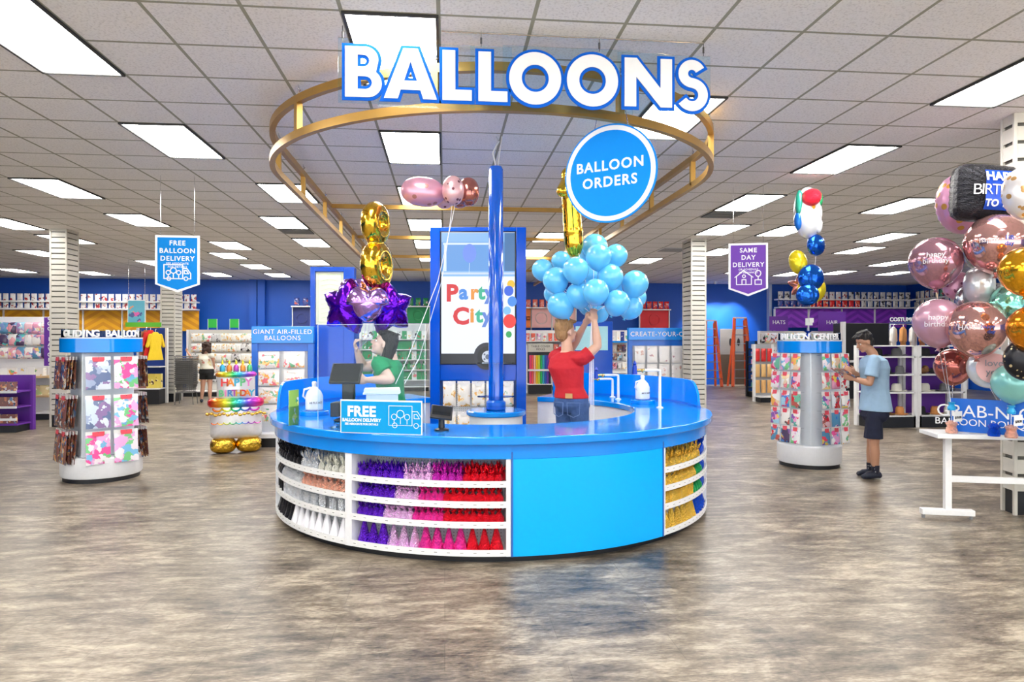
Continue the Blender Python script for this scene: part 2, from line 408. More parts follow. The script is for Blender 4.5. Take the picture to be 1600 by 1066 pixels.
LP = [(540, 20), (592, 204), (618, 290), (637, 340), (646, 373), (185, 192), (5, 277), (397, 286), (404, 340), (454, 371), (300, 374), (321, 392), (372, 411), (409, 425), (305, 426),
      (48, 364), (0, 388), (-25, 344), (-20, 420), (150, 332), (1330, 227), (1180, 305), (1420, 309), (1215, 355), (1125, 349), (1330, 384), (1415, 360), (860, 361), (822, 388), (985, 402), (1310, 422), (1390, 406), (1400, 423), (1120, 385), (1160, 420), (1240, 425), (1560, 255), (660, 398), (560, 420), (480, 405), (200, 405), (130, 424), (900, 424)]
cells = set()
for px, py in LP:
    d = FPX*(CEIL-CAMZ)/(533-py); p = P(px, py, d)
    i = round((p.x-TX0)/.61); j = round((p.y-TY0)/.61)
    if p.y > BACK-1.4 or p.x < LEFT or p.x > RIGHT-.7: continue
    if any(abs(i-a) < 2 and abs(j-b) < 3 for a, b in cells): continue
    cells.add((i, j))
for c in ((-4, 0), (8, 0), (4, 2)): cells.add(c)
for j in (-4, -8, -12):
    for i in (-12, -8, -4, 0, 4, 8, 12, 16): cells.add((i, j))
rows = {}
def onview(i, j):
    X, Y = TX0+i*.61+.305, TY0+j*.61+.61; dd = Y*CT+X*ST
    if dd < .5: return False
    px = 800+FPX*(X*CT-Y*ST)/dd; py = 533-FPX*(CEIL-CAMZ)/dd
    return -90 < px < 1690 and py > -90
for i, j in cells:
    if onview(i, j): rows.setdefault(j, []).append(i)
first = True
for i, j in sorted(cells, key=lambda q: (q[1], q[0])):
    X, Y = TX0+i*.61+.305, TY0+j*.61+.61
    if onview(i, j): ri = sorted(rows).index(j)+1; ci = sorted(rows[j]).index(i)+1; lab = 'lit white ceiling panel, %s from the left in the %s row ahead' % (nth(ci), nth(ri)); gp = None
    else: lab = 'lit rectangular ceiling panel over the shop entrance'; gp = 'ceiling panels over the entrance'
    if first: o = cl; first = False; o.location = (X, Y, CEIL); o['label'] = lab
    else: o = dup(cl, (X, Y, CEIL), label=lab)
    o['group'] = gp or 'lit ceiling panels'
# air vents
vm = M('vent_grey', (.3, .3, .28), .6)
for k, (px, py, lb) in enumerate(((405, 356, 'dark slotted air vent in the ceiling left of the gold ring'), (1090, 331, 'dark slotted air vent in the ceiling right of the gold ring'), (1022, 384, 'pale unlit grille panel in the ceiling behind the blue balloons'))):
    p = P(px, py, FPX*(CEIL-CAMZ)/(533-py)); X = TX0+round((p.x-TX0)/.61)*.61+.305; Y = TY0+round((p.y-TY0)/.61)*.61+.305
    t = thing('ceiling_vent', lb, 'vent', (X, Y, CEIL))
    MB().bx(-.28, .28, -.28, .28, -.01, -.002).build('backing', M('vent_dark', (.04, .04, .03), .7) if k < 2 else SIGNW, t)
    b = MB()
    for i in range(7): b.box(0, -.25+i*.083, -.02, .56, .02, .006)
    b.build('slats', vm, t)

# ---- slatwall columns
SLAT = M('slatwall_cream', (.60, .575, .51), .45); GRV = M('slat_groove', (.10, .095, .08), .6)
def column(x0, x1, y0, y1, label, rz=0, step=.1):
    cx, cy = (x0+x1)/2, (y0+y1)/2; hx, hy = (x1-x0)/2, (y1-y0)/2
    t = thing('slatwall_column', label, 'column', (cx, cy, 0), rz)
    MB().bx(-hx+.02, hx-.02, -hy+.02, hy-.02, .0, .22).build('kick', KICK, t)
    b = MB()
    for i in range(int((CEIL-.22)/step)+1):
        z0 = .22+i*step; z1 = min(CEIL, z0+step*.80)
        if z0 >= CEIL-.01: break
        b.bx(-hx+.012, hx-.012, -hy, hy, z0, z1); b.bx(-hx, hx, -hy+.012, hy-.012, z0, z1)
    b.build('slat_cladding', SLAT, t)
    MB().bx(-hx+.022, hx-.022, -hy+.022, hy-.022, .22, CEIL).build('core', GRV, t)
    for sx in (-1, 1):
        for sy in (-1, 1):
            MB().box(sx*(hx-.008), sy*(hy-.008), CEIL/2, .03, .03, CEIL).build('corner_trim', SLAT, t, bevel=.003)
    return t
def pxcol(px0, px1, Y, dep, label, **k): return column(XY(px0, Y), XY(px1, Y), Y, Y+dep, label, **k)
pxcol(78, 104, 13.4, .42, 'cream slatwall column behind the round display on the left')
pxcol(251, 273, 18.6, .5, 'cream slatwall column behind the blue hanging delivery banner')
c3 = pxcol(1080, 1103, 13.4, .5, 'cream slatwall column right of the create-your-own rack')
pxcol(446, 463, 30, .1, 'x') if False else None
# big near column at the right edge
p = P(1566, 812, 6.25)
t = column(p.x, p.x+.6, p.y-.2, p.y, 'large white slatwall column at the right edge behind the table', rz=math.radians(-12), step=.16)
t.location = (p.x+.405, p.y+.0, 0)

# ================================================================== the round counter
KX, KY, KR = .487, 6.92, 2.14
KC = Vector((KX, KY, 0))
def ang(px, R=KR, near=True):
    u = (px-800)/FPX; dx, dy = ST+u*CT, CT-u*ST; n = math.hypot(dx, dy); dx /= n; dy /= n
    bq = dx*KX+dy*KY; cq = KX*KX+KY*KY-R*R; di = bq*bq-cq
    di = math.sqrt(max(di, 0)); t = bq-di if near else bq+di
    a = math.atan2(dy*t-KY, dx*t-KX); 
    return a if a < PI/2 else a-2*PI
A_L = ang(424, 2.08)-.9; A0 = math.radians(-270)+.6; A1 = math.radians(90)-.6
def kang(px, R=KR):
    a = ang(px, R)
    return a
aOpenR = math.atan2(1.94, .95)        # right end of the counter, rear
aOpenL = math.atan2(1.94, -.95)-2*PI  # left end, rear
ctr = thing('round_service_counter', 'glossy blue round service counter with bins of balloon weights below its top', 'counter', (KX, KY, 0))
RB = 2.08
top = MB().arc(0, 0, 1.42, KR, aOpenL, aOpenR, .855, .915, 140)
top.build('countertop', BLUE, ctr, bevel=.008)
aP0 = ang(800, RB); aP1 = ang(1034, RB)
MB().arc(0, 0, RB-.02, RB+.015, aOpenL, aOpenR, .75, .857, 140).build('fascia', BLUE, ctr, bevel=.003)
MB().arc(0, 0, RB-.35, RB-.06, aOpenL, aOpenR, 0, .06, 140).build('toe_kick', KICK, ctr)
MB().arc(0, 0, RB-.05, RB+.012, aP0, aP1, .055, .752, 60).build('front_panel', M('panel_cyan', (.0, .42, .98), .3, coat=.1, bscale=2, var=.02, spec=.3), ctr, bevel=.004)
for a in (aP0, aP1):
    MB().arc(0, 0, RB-.04, RB+.018, a-.003, a+.003, .055, .8, 2).build('panel_edge', M('edge_blue', (.02, .12, .45), .4), ctr)
MB().arc(0, 0, 1.44, 1.48, aOpenL, aOpenR, .0, .857, 120).build('inner_wall', WHITE, ctr)
MB().arc(0, 0, 1.44, RB, aOpenR-.012, aOpenR, 0, .857, 2).arc(0, 0, 1.44, RB, aOpenL, aOpenL+.012, 0, .857, 2).build('end_panel', WHITE, ctr)
# pegboard back with holes
def peg_mat():
    m = bpy.data.materials.new('pegboard'); m.use_nodes = True
    N = m.node_tree.nodes; L = m.node_tree.links; b = N['Principled BSDF']
    tc = N.new('ShaderNodeTexCoord'); 
    uvn = N.new('ShaderNodeSeparateXYZ'); L.new(tc.outputs['UV'], uvn.inputs[0])
    def pp(o, k):
        q = N.new('ShaderNodeMath'); q.operation = 'PINGPONG'; q.inputs[1].default_value = k; L.new(o, q.inputs[0]); return q.outputs[0]
    c = N.new('ShaderNodeCombineXYZ'); L.new(pp(uvn.outputs['X'], .0127), c.inputs[0]); L.new(pp(uvn.outputs['Y'], .0127), c.inputs[1])
    ln = N.new('ShaderNodeVectorMath'); ln.operation = 'LENGTH'; L.new(c.outputs[0], ln.inputs[0])
    lt = N.new('ShaderNodeMath'); lt.operation = 'LESS_THAN'; lt.inputs[1].default_value = .0042; L.new(ln.outputs['Value'], lt.inputs[0])
    mx = N.new('ShaderNodeMix'); mx.data_type = 'RGBA'; mx.inputs[6].default_value = (.80, .83, .86, 1); mx.inputs[7].default_value = (.2, .21, .23, 1)
    L.new(lt.outputs[0], mx.inputs[0]); L.new(mx.outputs[2], b.inputs['Base Color']); b.inputs['Roughness'].default_value = .4
    return m
PEG = peg_mat()
def pegify(o, R=None):
    me = o.data; uv = me.uv_layers.new(name='UVMap')
    for lp in me.loops:
        c = me.vertices[lp.vertex_index].co
        uv.data[lp.index].uv = ((math.atan2(c.y, c.x) % (2*PI))*R if R else c.x, c.z)
    return o
aS1 = ang(545, RB); aS1b = ang(550, RB)
# bins: left bay, centre bay, right bay, and the unseen bays carry plain white panels
bays = [('left', aS1-.72, aS1-.008), ('centre', aS1+.008, aP0-.012), ('right', aP1+.012, aP1+.62)]
MB().arc(0, 0, RB-.06, RB, aOpenL, aS1-.735, .055, .752, 60).arc(0, 0, RB-.06, RB, aP1+.635, aOpenR, .055, .752, 60).build('side_panel', WHITE, ctr)
SHZ = [.575, .43, .285, .085]
for nm, a0, a1 in bays:
    pegify(MB().arc(0, 0, RB-.27, RB-.26, a0, a1, .06, .752, 40).build('pegboard', PEG, ctr), RB-.26)
    for a in (a0, a1): MB().arc(0, 0, RB-.26, RB+.005, a-.008, a+.008, .055, .752, 2).build('bay_divider', WHITE, ctr)
    for z in SHZ:
        s = MB().arc(0, 0, RB-.26, RB, a0, a1, z-.012, z, 40).build('bin_shelf', WHITE, ctr)
        l = MB().arc(0, 0, RB, RB+.006, a0, a1, z-.028, z+.018, 40).build('price_rail', WMET, s)
        tk = MB(); n = int((a1-a0)*RB/.09)
        for i in range(n):
            a = a0+(i+.5)*(a1-a0)/n
            tk.arc(0, 0, RB+.0062, RB+.0072, a-.008, a+.008, z-.014, z+.008, 1)
            tk.arc(0, 0, RB+.0073, RB+.0078, a-.006, a+.005, z-.006, z-.002, 1, 1)
        tk.build('price_tickets', [PAPER, M('ticket_ink', (.15, .15, .17), .6)], s)['kind'] = 'stuff'

# ---- balloon weights
def foilm(nm, c, r=.09): return M('foil_'+nm, c, r, metal=1., bump=1.0, bscale=130)
F = {'black': foilm('black', (.03, .03, .035)), 'silver': foilm('silver', (.75, .78, .82)), 'white': M('foil_white', (.85, .84, .88), .3, coat=.5), 'rose': foilm('rose', (.9, .5, .38)),
     'purple': foilm('purple', (.16, .03, .62)), 'lilac': foilm('lilac', (.85, .55, .85)), 'magenta': foilm('magenta', (.62, .04, .50)), 'red': foilm('red', (.8, .02, .04)),
     'pink': foilm('pink', (.85, .05, .38)), 'gold': foilm('gold', (.9, .60, .10)), 'blue': foilm('blue', (.01, .08, .62)), 'green': foilm('green', (.02, .42, .12)), 'pearl': foilm('pearl', (.93, .92, .82), .35)}
def puff(out, T, n=48, rings=8, k=2.2, crimp=0., mi=0, mb=None):
    """inflated foil shape: out(theta)->radius in XZ, thickness T along Y"""
    mb = mb or MB(); vs = []; fs = []
    R = [out(2*PI*i/n) for i in range(n)]
    for side in (-1, 1):
        base = len(vs); vs.append((0, side*T, 0))
        for j in range(1, rings+1):
            q = math.sin(PI/2*j/rings); h = T*max(0, 1-q**k)**.5
            for i in range(n):
                t = 2*PI*i/n; w = 1+crimp*q**4*(.5-.5*math.cos(i*PI))
                vs.append((R[i]*q*math.cos(t), side*h*w, R[i]*q*math.sin(t)))
        for i in range(n): fs.append((base, base+1+i, base+1+(i+1) % n))
        for j in range(rings-1):
            for i in range(n): a = base+1+j*n; fs.append((a+i, a+(i+1) % n, a+n+(i+1) % n, a+n+i))
    return mb.add(vs, fs, mi)
def star_out(R, k=5, inner=.5, ph=PI/2):
    def f(t):
        q = ((t-ph)/(2*PI/k)) % 1; q = abs(q-.5)*2   # 1 at tips
        return R*(inner+(1-inner)*q**1.3)
    return f
def weight_star():
    b = MB()
    b.lathe([(.014, 0), (.027, .004), (.03, .03), (.02, .055), (.006, .062)], 10)
    for i in range(9):
        a = 2*PI*i/9+random.random()*.4; r = .026+random.random()*.012; h = .075+random.random()*.045
        b.add([(.004*math.cos(a), .004*math.sin(a), .05), (r*math.cos(a-.25), r*math.sin(a-.25), h-.01), (r*1.1*math.cos(a), r*1.1*math.sin(a), h+.015), (r*math.cos(a+.25), r*math.sin(a+.25), h-.015), (.012*math.cos(a), .012*math.sin(a), .055)], [(0, 1, 2, 3), (4, 1, 2), (4, 2, 3)])
    return b
def weight_bag():
    b = MB(); b.lathe([(.028, 0), (.033, .01), (.031, .035), (.016, .06), (.009, .066)], 11)
    for i in range(12):
        a = 2*PI*i/12+random.random()*.5; r = .018+random.random()*.016; h = .078+random.random()*.035
        b.add([(.006*math.cos(a-.4), .006*math.sin(a-.4), .062), (.006*math.cos(a+.4), .006*math.sin(a+.4), .062), (r*math.cos(a+.3), r*math.sin(a+.3), h), (r*math.cos(a-.3), r*math.sin(a-.3), h-.008)], [(0, 1, 2, 3)])
    return b
def weight_cone():
    n = 16; b = MB(); pr = [(.036, 0), (.037, .008), (.026, .05), (.013, .105), (.004, .13)]
    vs = []
    for j, (r, z) in enumerate(pr):
        for i in range(n): t = 2*PI*i/n; rr = r*(1+.12*(i % 2)*(1-j/5)); vs.append((rr*math.cos(t), rr*math.sin(t), z))
    b.add(vs, [(j*n+i, j*n+(i+1) % n, (j+1)*n+(i+1) % n, (j+1)*n+i) for j in range(4) for i in range(n)]+[tuple(range(n))[::-1], tuple(range(4*n, 5*n))])
    for i in range(6):
        a = 2*PI*i/6+.3; b.add([(.003, 0, .125), (-.003, 0, .125), (.022*math.cos(a+.2), .022*math.sin(a+.2), .145), (.022*math.cos(a), .022*math.sin(a), .138)], [(0, 1, 2, 3)])
    return b
def weight_box():
    b = MB(); b.box(0, 0, .042, .045, .045, .084); b.box(0, 0, .042, .047, .010, .086); b.tube([(0, 0, .086), (.015, 0, .105), (0, 0, .09), (-.015, 0, .104), (0, 0, .086)], .003, 5)
    return b
KINDS = {'star': (weight_star, 'tinsel topped'), 'bag': (weight_bag, 'ruffled bag'), 'cone': (weight_cone, 'foil cone'), 'box': (weight_box, 'foil gift box')}
WM = {}
def wmesh(kind, col):
    if (kind, col) not in WM: WM[(kind, col)] = KINDS[kind][0]().mesh('balloon_weight', F[col])
    return WM[(kind, col)]
rowsW = {
 'left': [('star', [('black', 9), ('silver', 3), ('pearl', 4)]), ('bag', [('black', 4), ('silver', 7), ('rose', 8)]), ('box', [('black', 3), ('silver', 9)]), ('cone', [('black', 6), ('white', 8)])],
 'centre': [('star', [('purple', 7), ('lilac', 4), ('magenta', 4), ('red', 5)]), ('bag', [('purple', 7), ('lilac', 4), ('pink', 4), ('red', 9)]), ('bag', [('purple', 5), ('lilac', 5), ('pink', 5), ('red', 9)]), ('cone', [('purple', 3), ('lilac', 3), ('pink', 4), ('red', 3)])],
 'right': [('star', [('gold', 8), ('blue', 4)]), ('bag', [('gold', 8), ('green', 3), ('blue', 4)]), ('bag', [('gold', 7), ('green', 4), ('blue', 4)]), ('cone', [('gold', 6), ('blue', 5)])]}
SN = ['top', 'second', 'third', 'bottom']
for nm, a0, a1 in bays:
    for si, (kind, runs) in enumerate(rowsW[nm]):
        tot = sum(n for c, n in runs); k = 0
        for col, n in runs:
            kk = 'box' if (nm == 'right' and si == 2 and col == 'gold') else kind
            for q in range(n):
                a = a0+.02+(k+.5)*(a1-a0-.04)/tot; k += 1
                for dep in ((0, 1) if kind == 'star' else (0,)):
                    rr = RB-(.06 if kk == 'cone' else .05)-dep*.07; aa = a+dep*.012
                    o = bpy.data.objects.new('balloon_weight', wmesh(kk, col)); COL.objects.link(o)
                    o.location = (KX+rr*math.cos(aa), KY+rr*math.sin(aa), SHZ[si]); o.rotation_euler = (0, 0, random.random()*6)
                    s = random.uniform(.93, 1.07)*(1.28 if kind == 'cone' else 1.12); o.scale = (s, s, s)
                    tag(o, '%s %s %s balloon weight %s, %s shelf of the %s bay' % (nth(q+1), col if col != 'rose' else 'rose-gold', KINDS[kk][1], ('from left' if dep == 0 else 'in back row'), SN[si], nm), 'balloon weight', '%s balloon weights on the %s shelf, %s bay' % (col, SN[si], nm))
# ---- raised curved screens at the rear of the counter
def screen(a0, a1, label, quarter_at=None):
    t = thing('curved_counter_screen', label, 'counter screen', (KX, KY, .916))
    hh = .27
    def top(a):
        if quarter_at is None: return hh
        q = abs(a-quarter_at)/.16
        return hh if q >= 1 else .0+.01+(hh-.01)*math.sqrt(max(0, 1-(1-q)**2))
    MB().arc(0, 0, KR-.07, KR-.045, a0, a1, 0, top, 60).build('screen_panel', BLUE, t, bevel=.003)
    MB().arc(0, 0, KR-.073, KR-.042, a0, a1, -.001, .02, 60).build('base_rail', NAVY, t)
    return t
screen(-.12, aOpenR, 'curved blue screen standing on the right rear of the counter', -.12)
screen(-PI-1.0, -PI+.12-.02, 'curved blue screen standing on the left rear of the counter', -PI+.10)
# sticker on the left screen end
def K(px, py, d): return P(px, py, d)
TOP = .915
def on_top(px, d): p = P(px, 533, d); p.z = TOP; return p
def jug(px, d, label, blob=None):
    p = on_top(px, d)
    r = thing('round_riser', 'round blue riser tray under the '+blob, 'riser', p); 
    MB().lathe([(.13, 0), (.13, .035), (.125, .04)], 32).build('tray', BLUE, r, bevel=.003)
    MB().lathe([(.09, 0.0405), (.09, .043)], 24).build('mat', NAVY, r)
    j = thing('plastic_jug', label, 'jug', p+Vector((0, 0, .0435)), .4)
    b = MB(); n = 20; pr = [(.062, 0), (.07, .01), (.07, .13), (.055, .17), (.03, .20), (.018, .215), (.018, .235)]
    vs = [((abs(math.cos(2*PI*i/n))**.7*math.copysign(1, math.cos(2*PI*i/n)))*r*1.1, (abs(math.sin(2*PI*i/n))**.7*math.copysign(1, math.sin(2*PI*i/n)))*r*.8, z) for r, z in pr for i in range(n)]
    b.add(vs, [(q*n+i, q*n+(i+1) % n, (q+1)*n+(i+1) % n, (q+1)*n+i) for q in range(len(pr)-1) for i in range(n)]+[tuple(range(n))[::-1], tuple(range((len(pr)-1)*n, len(pr)*n))])
    b.tube([(-.07, 0, .10), (-.10, 0, .13), (-.09, 0, .19), (-.03, 0, .205)], .01, 8)
    b.build('bottle', M('jug_plastic', (.80, .84, .88), .3, coat=.3), j, bevel=.003)
    MB().lathe([(.022, .236), (.022, .255), (.01, .262)], 16).build('cap', WHITE, j)
    txt('jug_mark', 'HI FLOAT', .026, (0, -.0555, .07), j, BLACK)
    return j
jug(491, 6.25, 'white handled jug on a round riser by the left counter screen', 'left white jug')
jug(1004, 7.4, 'white handled jug beside the blue taps on the right rear counter', 'right white jug')
def inflator(px, d, label, right=1, h=.36):
    p = on_top(px, d); t = thing('helium_filling_tap', label, 'helium tap', p)
    MB().lathe([(.035, 0), (.035, .008), (.016, .014), (.013, h)], 16).tube([(0, 0, h), (0, 0, h+.012), (-right*.02, 0, h+.02), (-right*.16, 0, h+.02)], .014, 10).build('white_pipe', M('pvc_white', (.8, .82, .85), .25), t)
    MB().cyl((-right*.16, 0, h+.02), (-right*.26, 0, h+.02), .016, n=12).cyl((-right*.19, 0, h+.02), (-right*.19, -.05, h+.0), .012, .008, 10).build('brass_valve', M('brass', (.75, .55, .25), .25, metal=1), t)
    MB().cyl((-right*.26, 0, h-.02), (-right*.26, 0, h+.07), .028, .02, 12).lathe([(.01, h+.07), (.022, h+.085), (.0, h+.12)], 10, mat=Matrix.Translation((-right*.26, 0, 0))).build('blue_knob', M('knob_blue', (.0, .05, .5), .3), t)
inflator(1031, 6.9, 'tall white filling tap with brass valve nearest the right screen end')
inflator(966, 7.9, 'white filling tap with blue knob on the inner rear counter', h=.26)
inflator(957, 8.2, 'short brass filling tap with blue knob at the counter end', h=.2)
# hose on the inner wall
a = aOpenR-.62
hs = MB().tube([Vector((KX+1.42*math.cos(a+q*.09), KY+1.42*math.sin(a+q*.09), .66-.05*math.sin(q*2))) for q in [i/4 for i in range(9)]], .012, 8)
tag(hs.build('air_hose', M('hose_steel', (.35, .32, .28), .3, metal=.9)), 'coiled metal air hose clipped on the white inner counter wall', 'hose')

# ---- free delivery sign on the counter
sgn = P(532, 668, 4.98); a = 0
p0 = P(532, 668, 5.02); p1 = P(660, 675, 4.88)
sx = (p1-p0); rz = math.atan2(sx.y, sx.x); wd = Vector((sx.x, sx.y)).length; ht = .245
t = thing('counter_sign', 'small blue FREE balloon delivery sign standing on the counter edge', 'sign', ((p0.x+p1.x)/2, (p0.y+p1.y)/2, TOP+.001), rz)
CY = M('sign_cyan', (.0, .30, .66), .5, spec=.2)
MB().bx(-wd/2, wd/2, -.003, .003, 0, ht).build('board', SIGNW, t, bevel=.002)
MB().bx(-wd/2+.008, wd/2-.008, -.0045, -.0032, .006, ht-.01).build('printed_face', CY, t)
MB().bx(-wd/2+.05, wd/2-.05, .003, .06, 0, .004).build('foot', ACR, t)
txt('lettering', 'FREE', .105, (-wd*.235, -.0055, ht*.66), t, SIGNW, off=.035, ext=.0004, space=1.05)
txt('lettering', 'BALLOON DELIVERY', .033, (-wd*.235, -.0055, ht*.40), t, SIGNW, off=.03, ext=.0004)
txt('lettering', 'SEE ASSOCIATE FOR DETAILS', .020, (-wd*.235, -.0055, ht*.28), t, SIGNW, off=.03, ext=.0004)
def truck(mb, x, z, s, wdt, y0, y1):
    """line drawn delivery van carrying three balloons"""
    S = lambda pts, **k: mb.stroke([(x+a*s, z+b*s) for a, b in pts], wdt, y0, y1, **k)
    C = lambda cx, cz, r, n=14: S([(cx+r*math.cos(2*PI*i/n), cz+r*math.sin(2*PI*i/n)) for i in range(n)], closed=True)
    S([(-.02, 0), (-.5, 0), (-.5, .55), (.2, .55), (.2, 0), (-.22, 0)]); S([(.2, .4), (.36, .4), (.5, .2), (.5, 0), (.42, 0)])
    S([(.26, .32), (.34, .32), (.42, .2), (.26, .2)], closed=True)
    C(-.32, 0, .07); C(.32, 0, .07)
    for cx, cz, r in ((-.34, .24, .08), (-.15, .32, .11), (.05, .24, .08)):
        C(cx, cz, r); S([(cx, cz-r), (cx, .04)])
tb = MB(); truck(tb, wd*.30, ht*.27, wd*.40, .0035, -.006, -.0045); tb.build('van_drawing', SIGNW, t)

# ---- point of sale monitor, tablet, paper, acrylic guard
p = on_top(541, 5.75)
t = thing('till_monitor', 'black till touchscreen tilted back behind the delivery sign', 'monitor', p, math.radians(-8))
SCR = M('dark_screen', (.01, .012, .014), .08, coat=.5)
tl = Matrix.Translation((0, .0, .40)) @ Matrix.Rotation(math.radians(-38), 4, 'X')
MB().box(0, 0, 0, .26, .03, .20, mat=tl).build('housing', BLACK, t, bevel=.006)
MB().box(0, -.0165, 0, .235, .002, .175, mat=tl).build('display', SCR, t)
MB().box(.01, .04, .18, .10, .07, .36).box(.01, .03, .012, .2, .2, .02).build('stand', BLACK, t, bevel=.01)
MB().box(-.08, .02, .10, .08, .16, .12).build('card_printer', M('printer_grey', (.04, .04, .045), .5), t, bevel=.008)
p = on_top(597, 5.7)
t = thing('receipt_printer', 'pale paper stack lying behind the delivery sign', 'paper stack', p, .1)
b = MB()
for i in range(5): b.box(random.uniform(-.006, .006), 0, .24+i*.0095, .30-.004*i, .16, .009, rz=random.uniform(-.03, .03))
b.build('sheets', PAPER, t); MB().box(0, .0, .117, .26, .15, .234).build('tray_stand', M('tray_white', (.7, .7, .7), .5), t, bevel=.005)
p = on_top(690, 5.15)
t = thing('card_terminal', 'tilted black card terminal tablet on a stand at the counter edge', 'card terminal', p, math.radians(10))
tl = Matrix.Translation((0, 0, .135)) @ Matrix.Rotation(math.radians(-52), 4, 'X') @ Matrix.Rotation(math.radians(12), 4, 'Y')
MB().box(0, 0, 0, .165, .02, .14, mat=tl).build('housing', BLACK, t, bevel=.006)
MB().box(0, -.0108, .01, .14, .001, .095, mat=tl).build('display', SCR, t)
MB().lathe([(.055, 0), (.055, .012), (.025, .02), (.022, .12)], 20).build('stand', BLACK, t)
# guard: clear acrylic screen standing on the counter
pa, pb = P(497, 668, 5.35), P(664, 668, 5.10); v = pb-pa
t = thing('acrylic_guard', 'clear acrylic sneeze guard standing behind the delivery sign', 'acrylic screen', ((pa.x+pb.x)/2, (pa.y+pb.y)/2, TOP+.001), math.atan2(v.y, v.x))
L_ = Vector((v.x, v.y)).length
MB().bx(-L_/2, L_/2, -.003, .003, 0, .80).build('sheet', ACR, t)
EDG = M('acrylic_edge', (.75, .9, .95), .1, coat=1)
MB().bx(-L_/2-.002, -L_/2, -.003, .003, 0, .8).bx(L_/2, L_/2+.002, -.003, .003, 0, .8).bx(-L_/2, L_/2, -.003, .003, .8, .802).build('polished_edge', EDG, t)
MB().box(-L_*.35, 0, .006, .03, .12, .012).box(L_*.35, 0, .006, .03, .12, .012).build('foot', ACR, t)
# small glasses clutter behind
p = on_top(530, 6.7)
for k, (dx, c) in enumerate(((0, (.8, .15, .1)), (.07, (.85, .8, .75)), (.13, (.7, .3, .2)))):
    tag(MB().lathe([(.03, 0), (.035, .03), (.02, .06), (.01, .07)], 12).build('candy_bag', M('candy_%d' % k, c, .3), None, p+Vector((dx, .02*k, 0))), '%s small bag lying on the counter right of the left jug' % ('red', 'cream', 'brown')[k], 'bag')
# label card at the left end of the screen
p = P(459, 632, 5.5)
t = thing('leaflet_holder', 'green and white leaflet stand at the left end of the counter', 'leaflet', (p.x, p.y, TOP), math.radians(70))
MB().bx(-.07, .07, -.002, .002, 0, .28).build('leaflet', PRINT('leaflet_print', (.35, .6, .12), [(.75, .8, .78), (.1, .4, .2), (.8, .85, .2)], 10), t)
MB().bx(-.075, .075, -.006, -.004, 0, .15).bx(-.075, .075, -.006, .03, 0, .004).build('holder', ACR, t)

# ---- central pole and drum
t = thing('utility_pole', 'tall glossy blue pole rising from the white drum', 'pole', (KX+.03, KY, 0))
MB().lathe([(.075, .90), (.075, 3.33), (.06, 3.36)], 28).build('pole_shaft', M('pole_blue', (.0, .10, .62), .12, coat=1), t)
for z in (.93, 1.02, 1.36): MB().lathe([(.08, z), (.19, z+.004), (.19, z+.010), (.08, z+.012)], 32).build('clear_collar', ACR, t)
MB().lathe([(.09, .89), (.10, .9), (.1, .97), (.08, .99)], 24).build('pole_foot', NAVY, t)
MB().tube([(.0, .0, 3.36), (-.03, 0, 3.5), (.03, .0, 3.62), (.0, 0, CEIL)], .008, 6).tube([(.02, 0, 3.36), (.06, 0, CEIL)], .006, 6).build('cable', M('cable_white', (.6, .6, .6), .5), t)
t = thing('round_drum', 'white round drum cabinet with a blue lid around the pole foot', 'drum', (KX+.03, KY, 0))
MB().lathe([(.27, 0), (.27, .84)], 48).build('drum_body', WHITE, t)
MB().lathe([(.10, .84), (.29, .84), (.30, .85), (.30, .88), (.29, .89), (.10, .89)], 48, cap=False).build('lid', BLUE, t)

# ---- video tower with screen and pegboard below
def tower(px0, px1, pytop, d, label, w_, rz, body):
    c = P((px0+px1)/2, 533, d); t = thing('display_tower', label, 'display tower', (c.x, c.y, 0), rz)
    h = CAMZ+(533-pytop)/FPX*d; return t, h
t, H = tower(672, 822, 355, 8.0, 'tall blue tower with a portrait video screen behind the pole', 1.12, 0, 1)
t.rotation_euler[2] = -TH
W = 1.125
FR = M('tower_blue_gloss', (.0, .075, .55), .14, coat=.1, spec=.35)
z0s, z1s = CAMZ+(533-568)/FPX*8.0, CAMZ+(533-362)/FPX*8.0
for s_ in (-1, 1): MB().bx(s_*W/2, s_*(W/2-.115), 0, .22, 0, H).build('side_post', FR, t, bevel=.006)
MB().bx(-W/2+.115, W/2-.115, 0, .22, z1s+.005, H).build('crosspiece', FR, t, bevel=.004); MB().bx(-W/2+.115, W/2-.115, .02, .22, z0s-.20, z0s-.012).build('crosspiece', FR, t, bevel=.004)
MB().bx(-W/2+.115, W/2-.115, .12, .2, 0.0, H-.02).build('back_board', NAVY, t)
MB().bx(-.445, .445, .0, .1, z0s-.012, z1s+.004).build('screen_bezel', BLACK, t, bevel=.004)
# picture on the screen: bus mural, emissive
SH = z1s-z0s; SW = .86
def EM(nm, c, s=.85):
    return M('screen_'+nm, (0.02, .02, .02), .3, emis=c, es=s)
scr = MB().bx(-SW/2, SW/2, -.002, -.0005, z0s, z1s-.01).build('screen_image', EM('white', (.78, .84, .95)), t); tag(scr, label='bright video picture of a white bus with lettering')
y_ = -.0025
def rect(nm, c, x0, x1, a, b, dy=0., s=.85):
    return MB().bx(x0, x1, y_-dy-.0006, y_-dy, z0s+SH*a, z0s+SH*b).build(nm, EM(nm, c, s), scr)
rect('sky', (.22, .45, .80), -SW/2, SW/2, .66, .99); rect('window_glass', (.10, .30, .68), -SW/2, SW/2-.12, .70, .92, .001); rect('bus_rail', (.55, .65, .85), -SW/2, SW/2, .675, .69, .001)
rect('window_frame', (.62, .75, .95), -SW/2+.02, SW/2-.16, .90, .915, .002); rect('window_frame', (.62, .75, .95), -SW/2+.03, -SW/2+.06, .70, .915, .002); rect('dark_side', (.05, .16, .36), SW/2-.12, SW/2, .70, .99, .001)
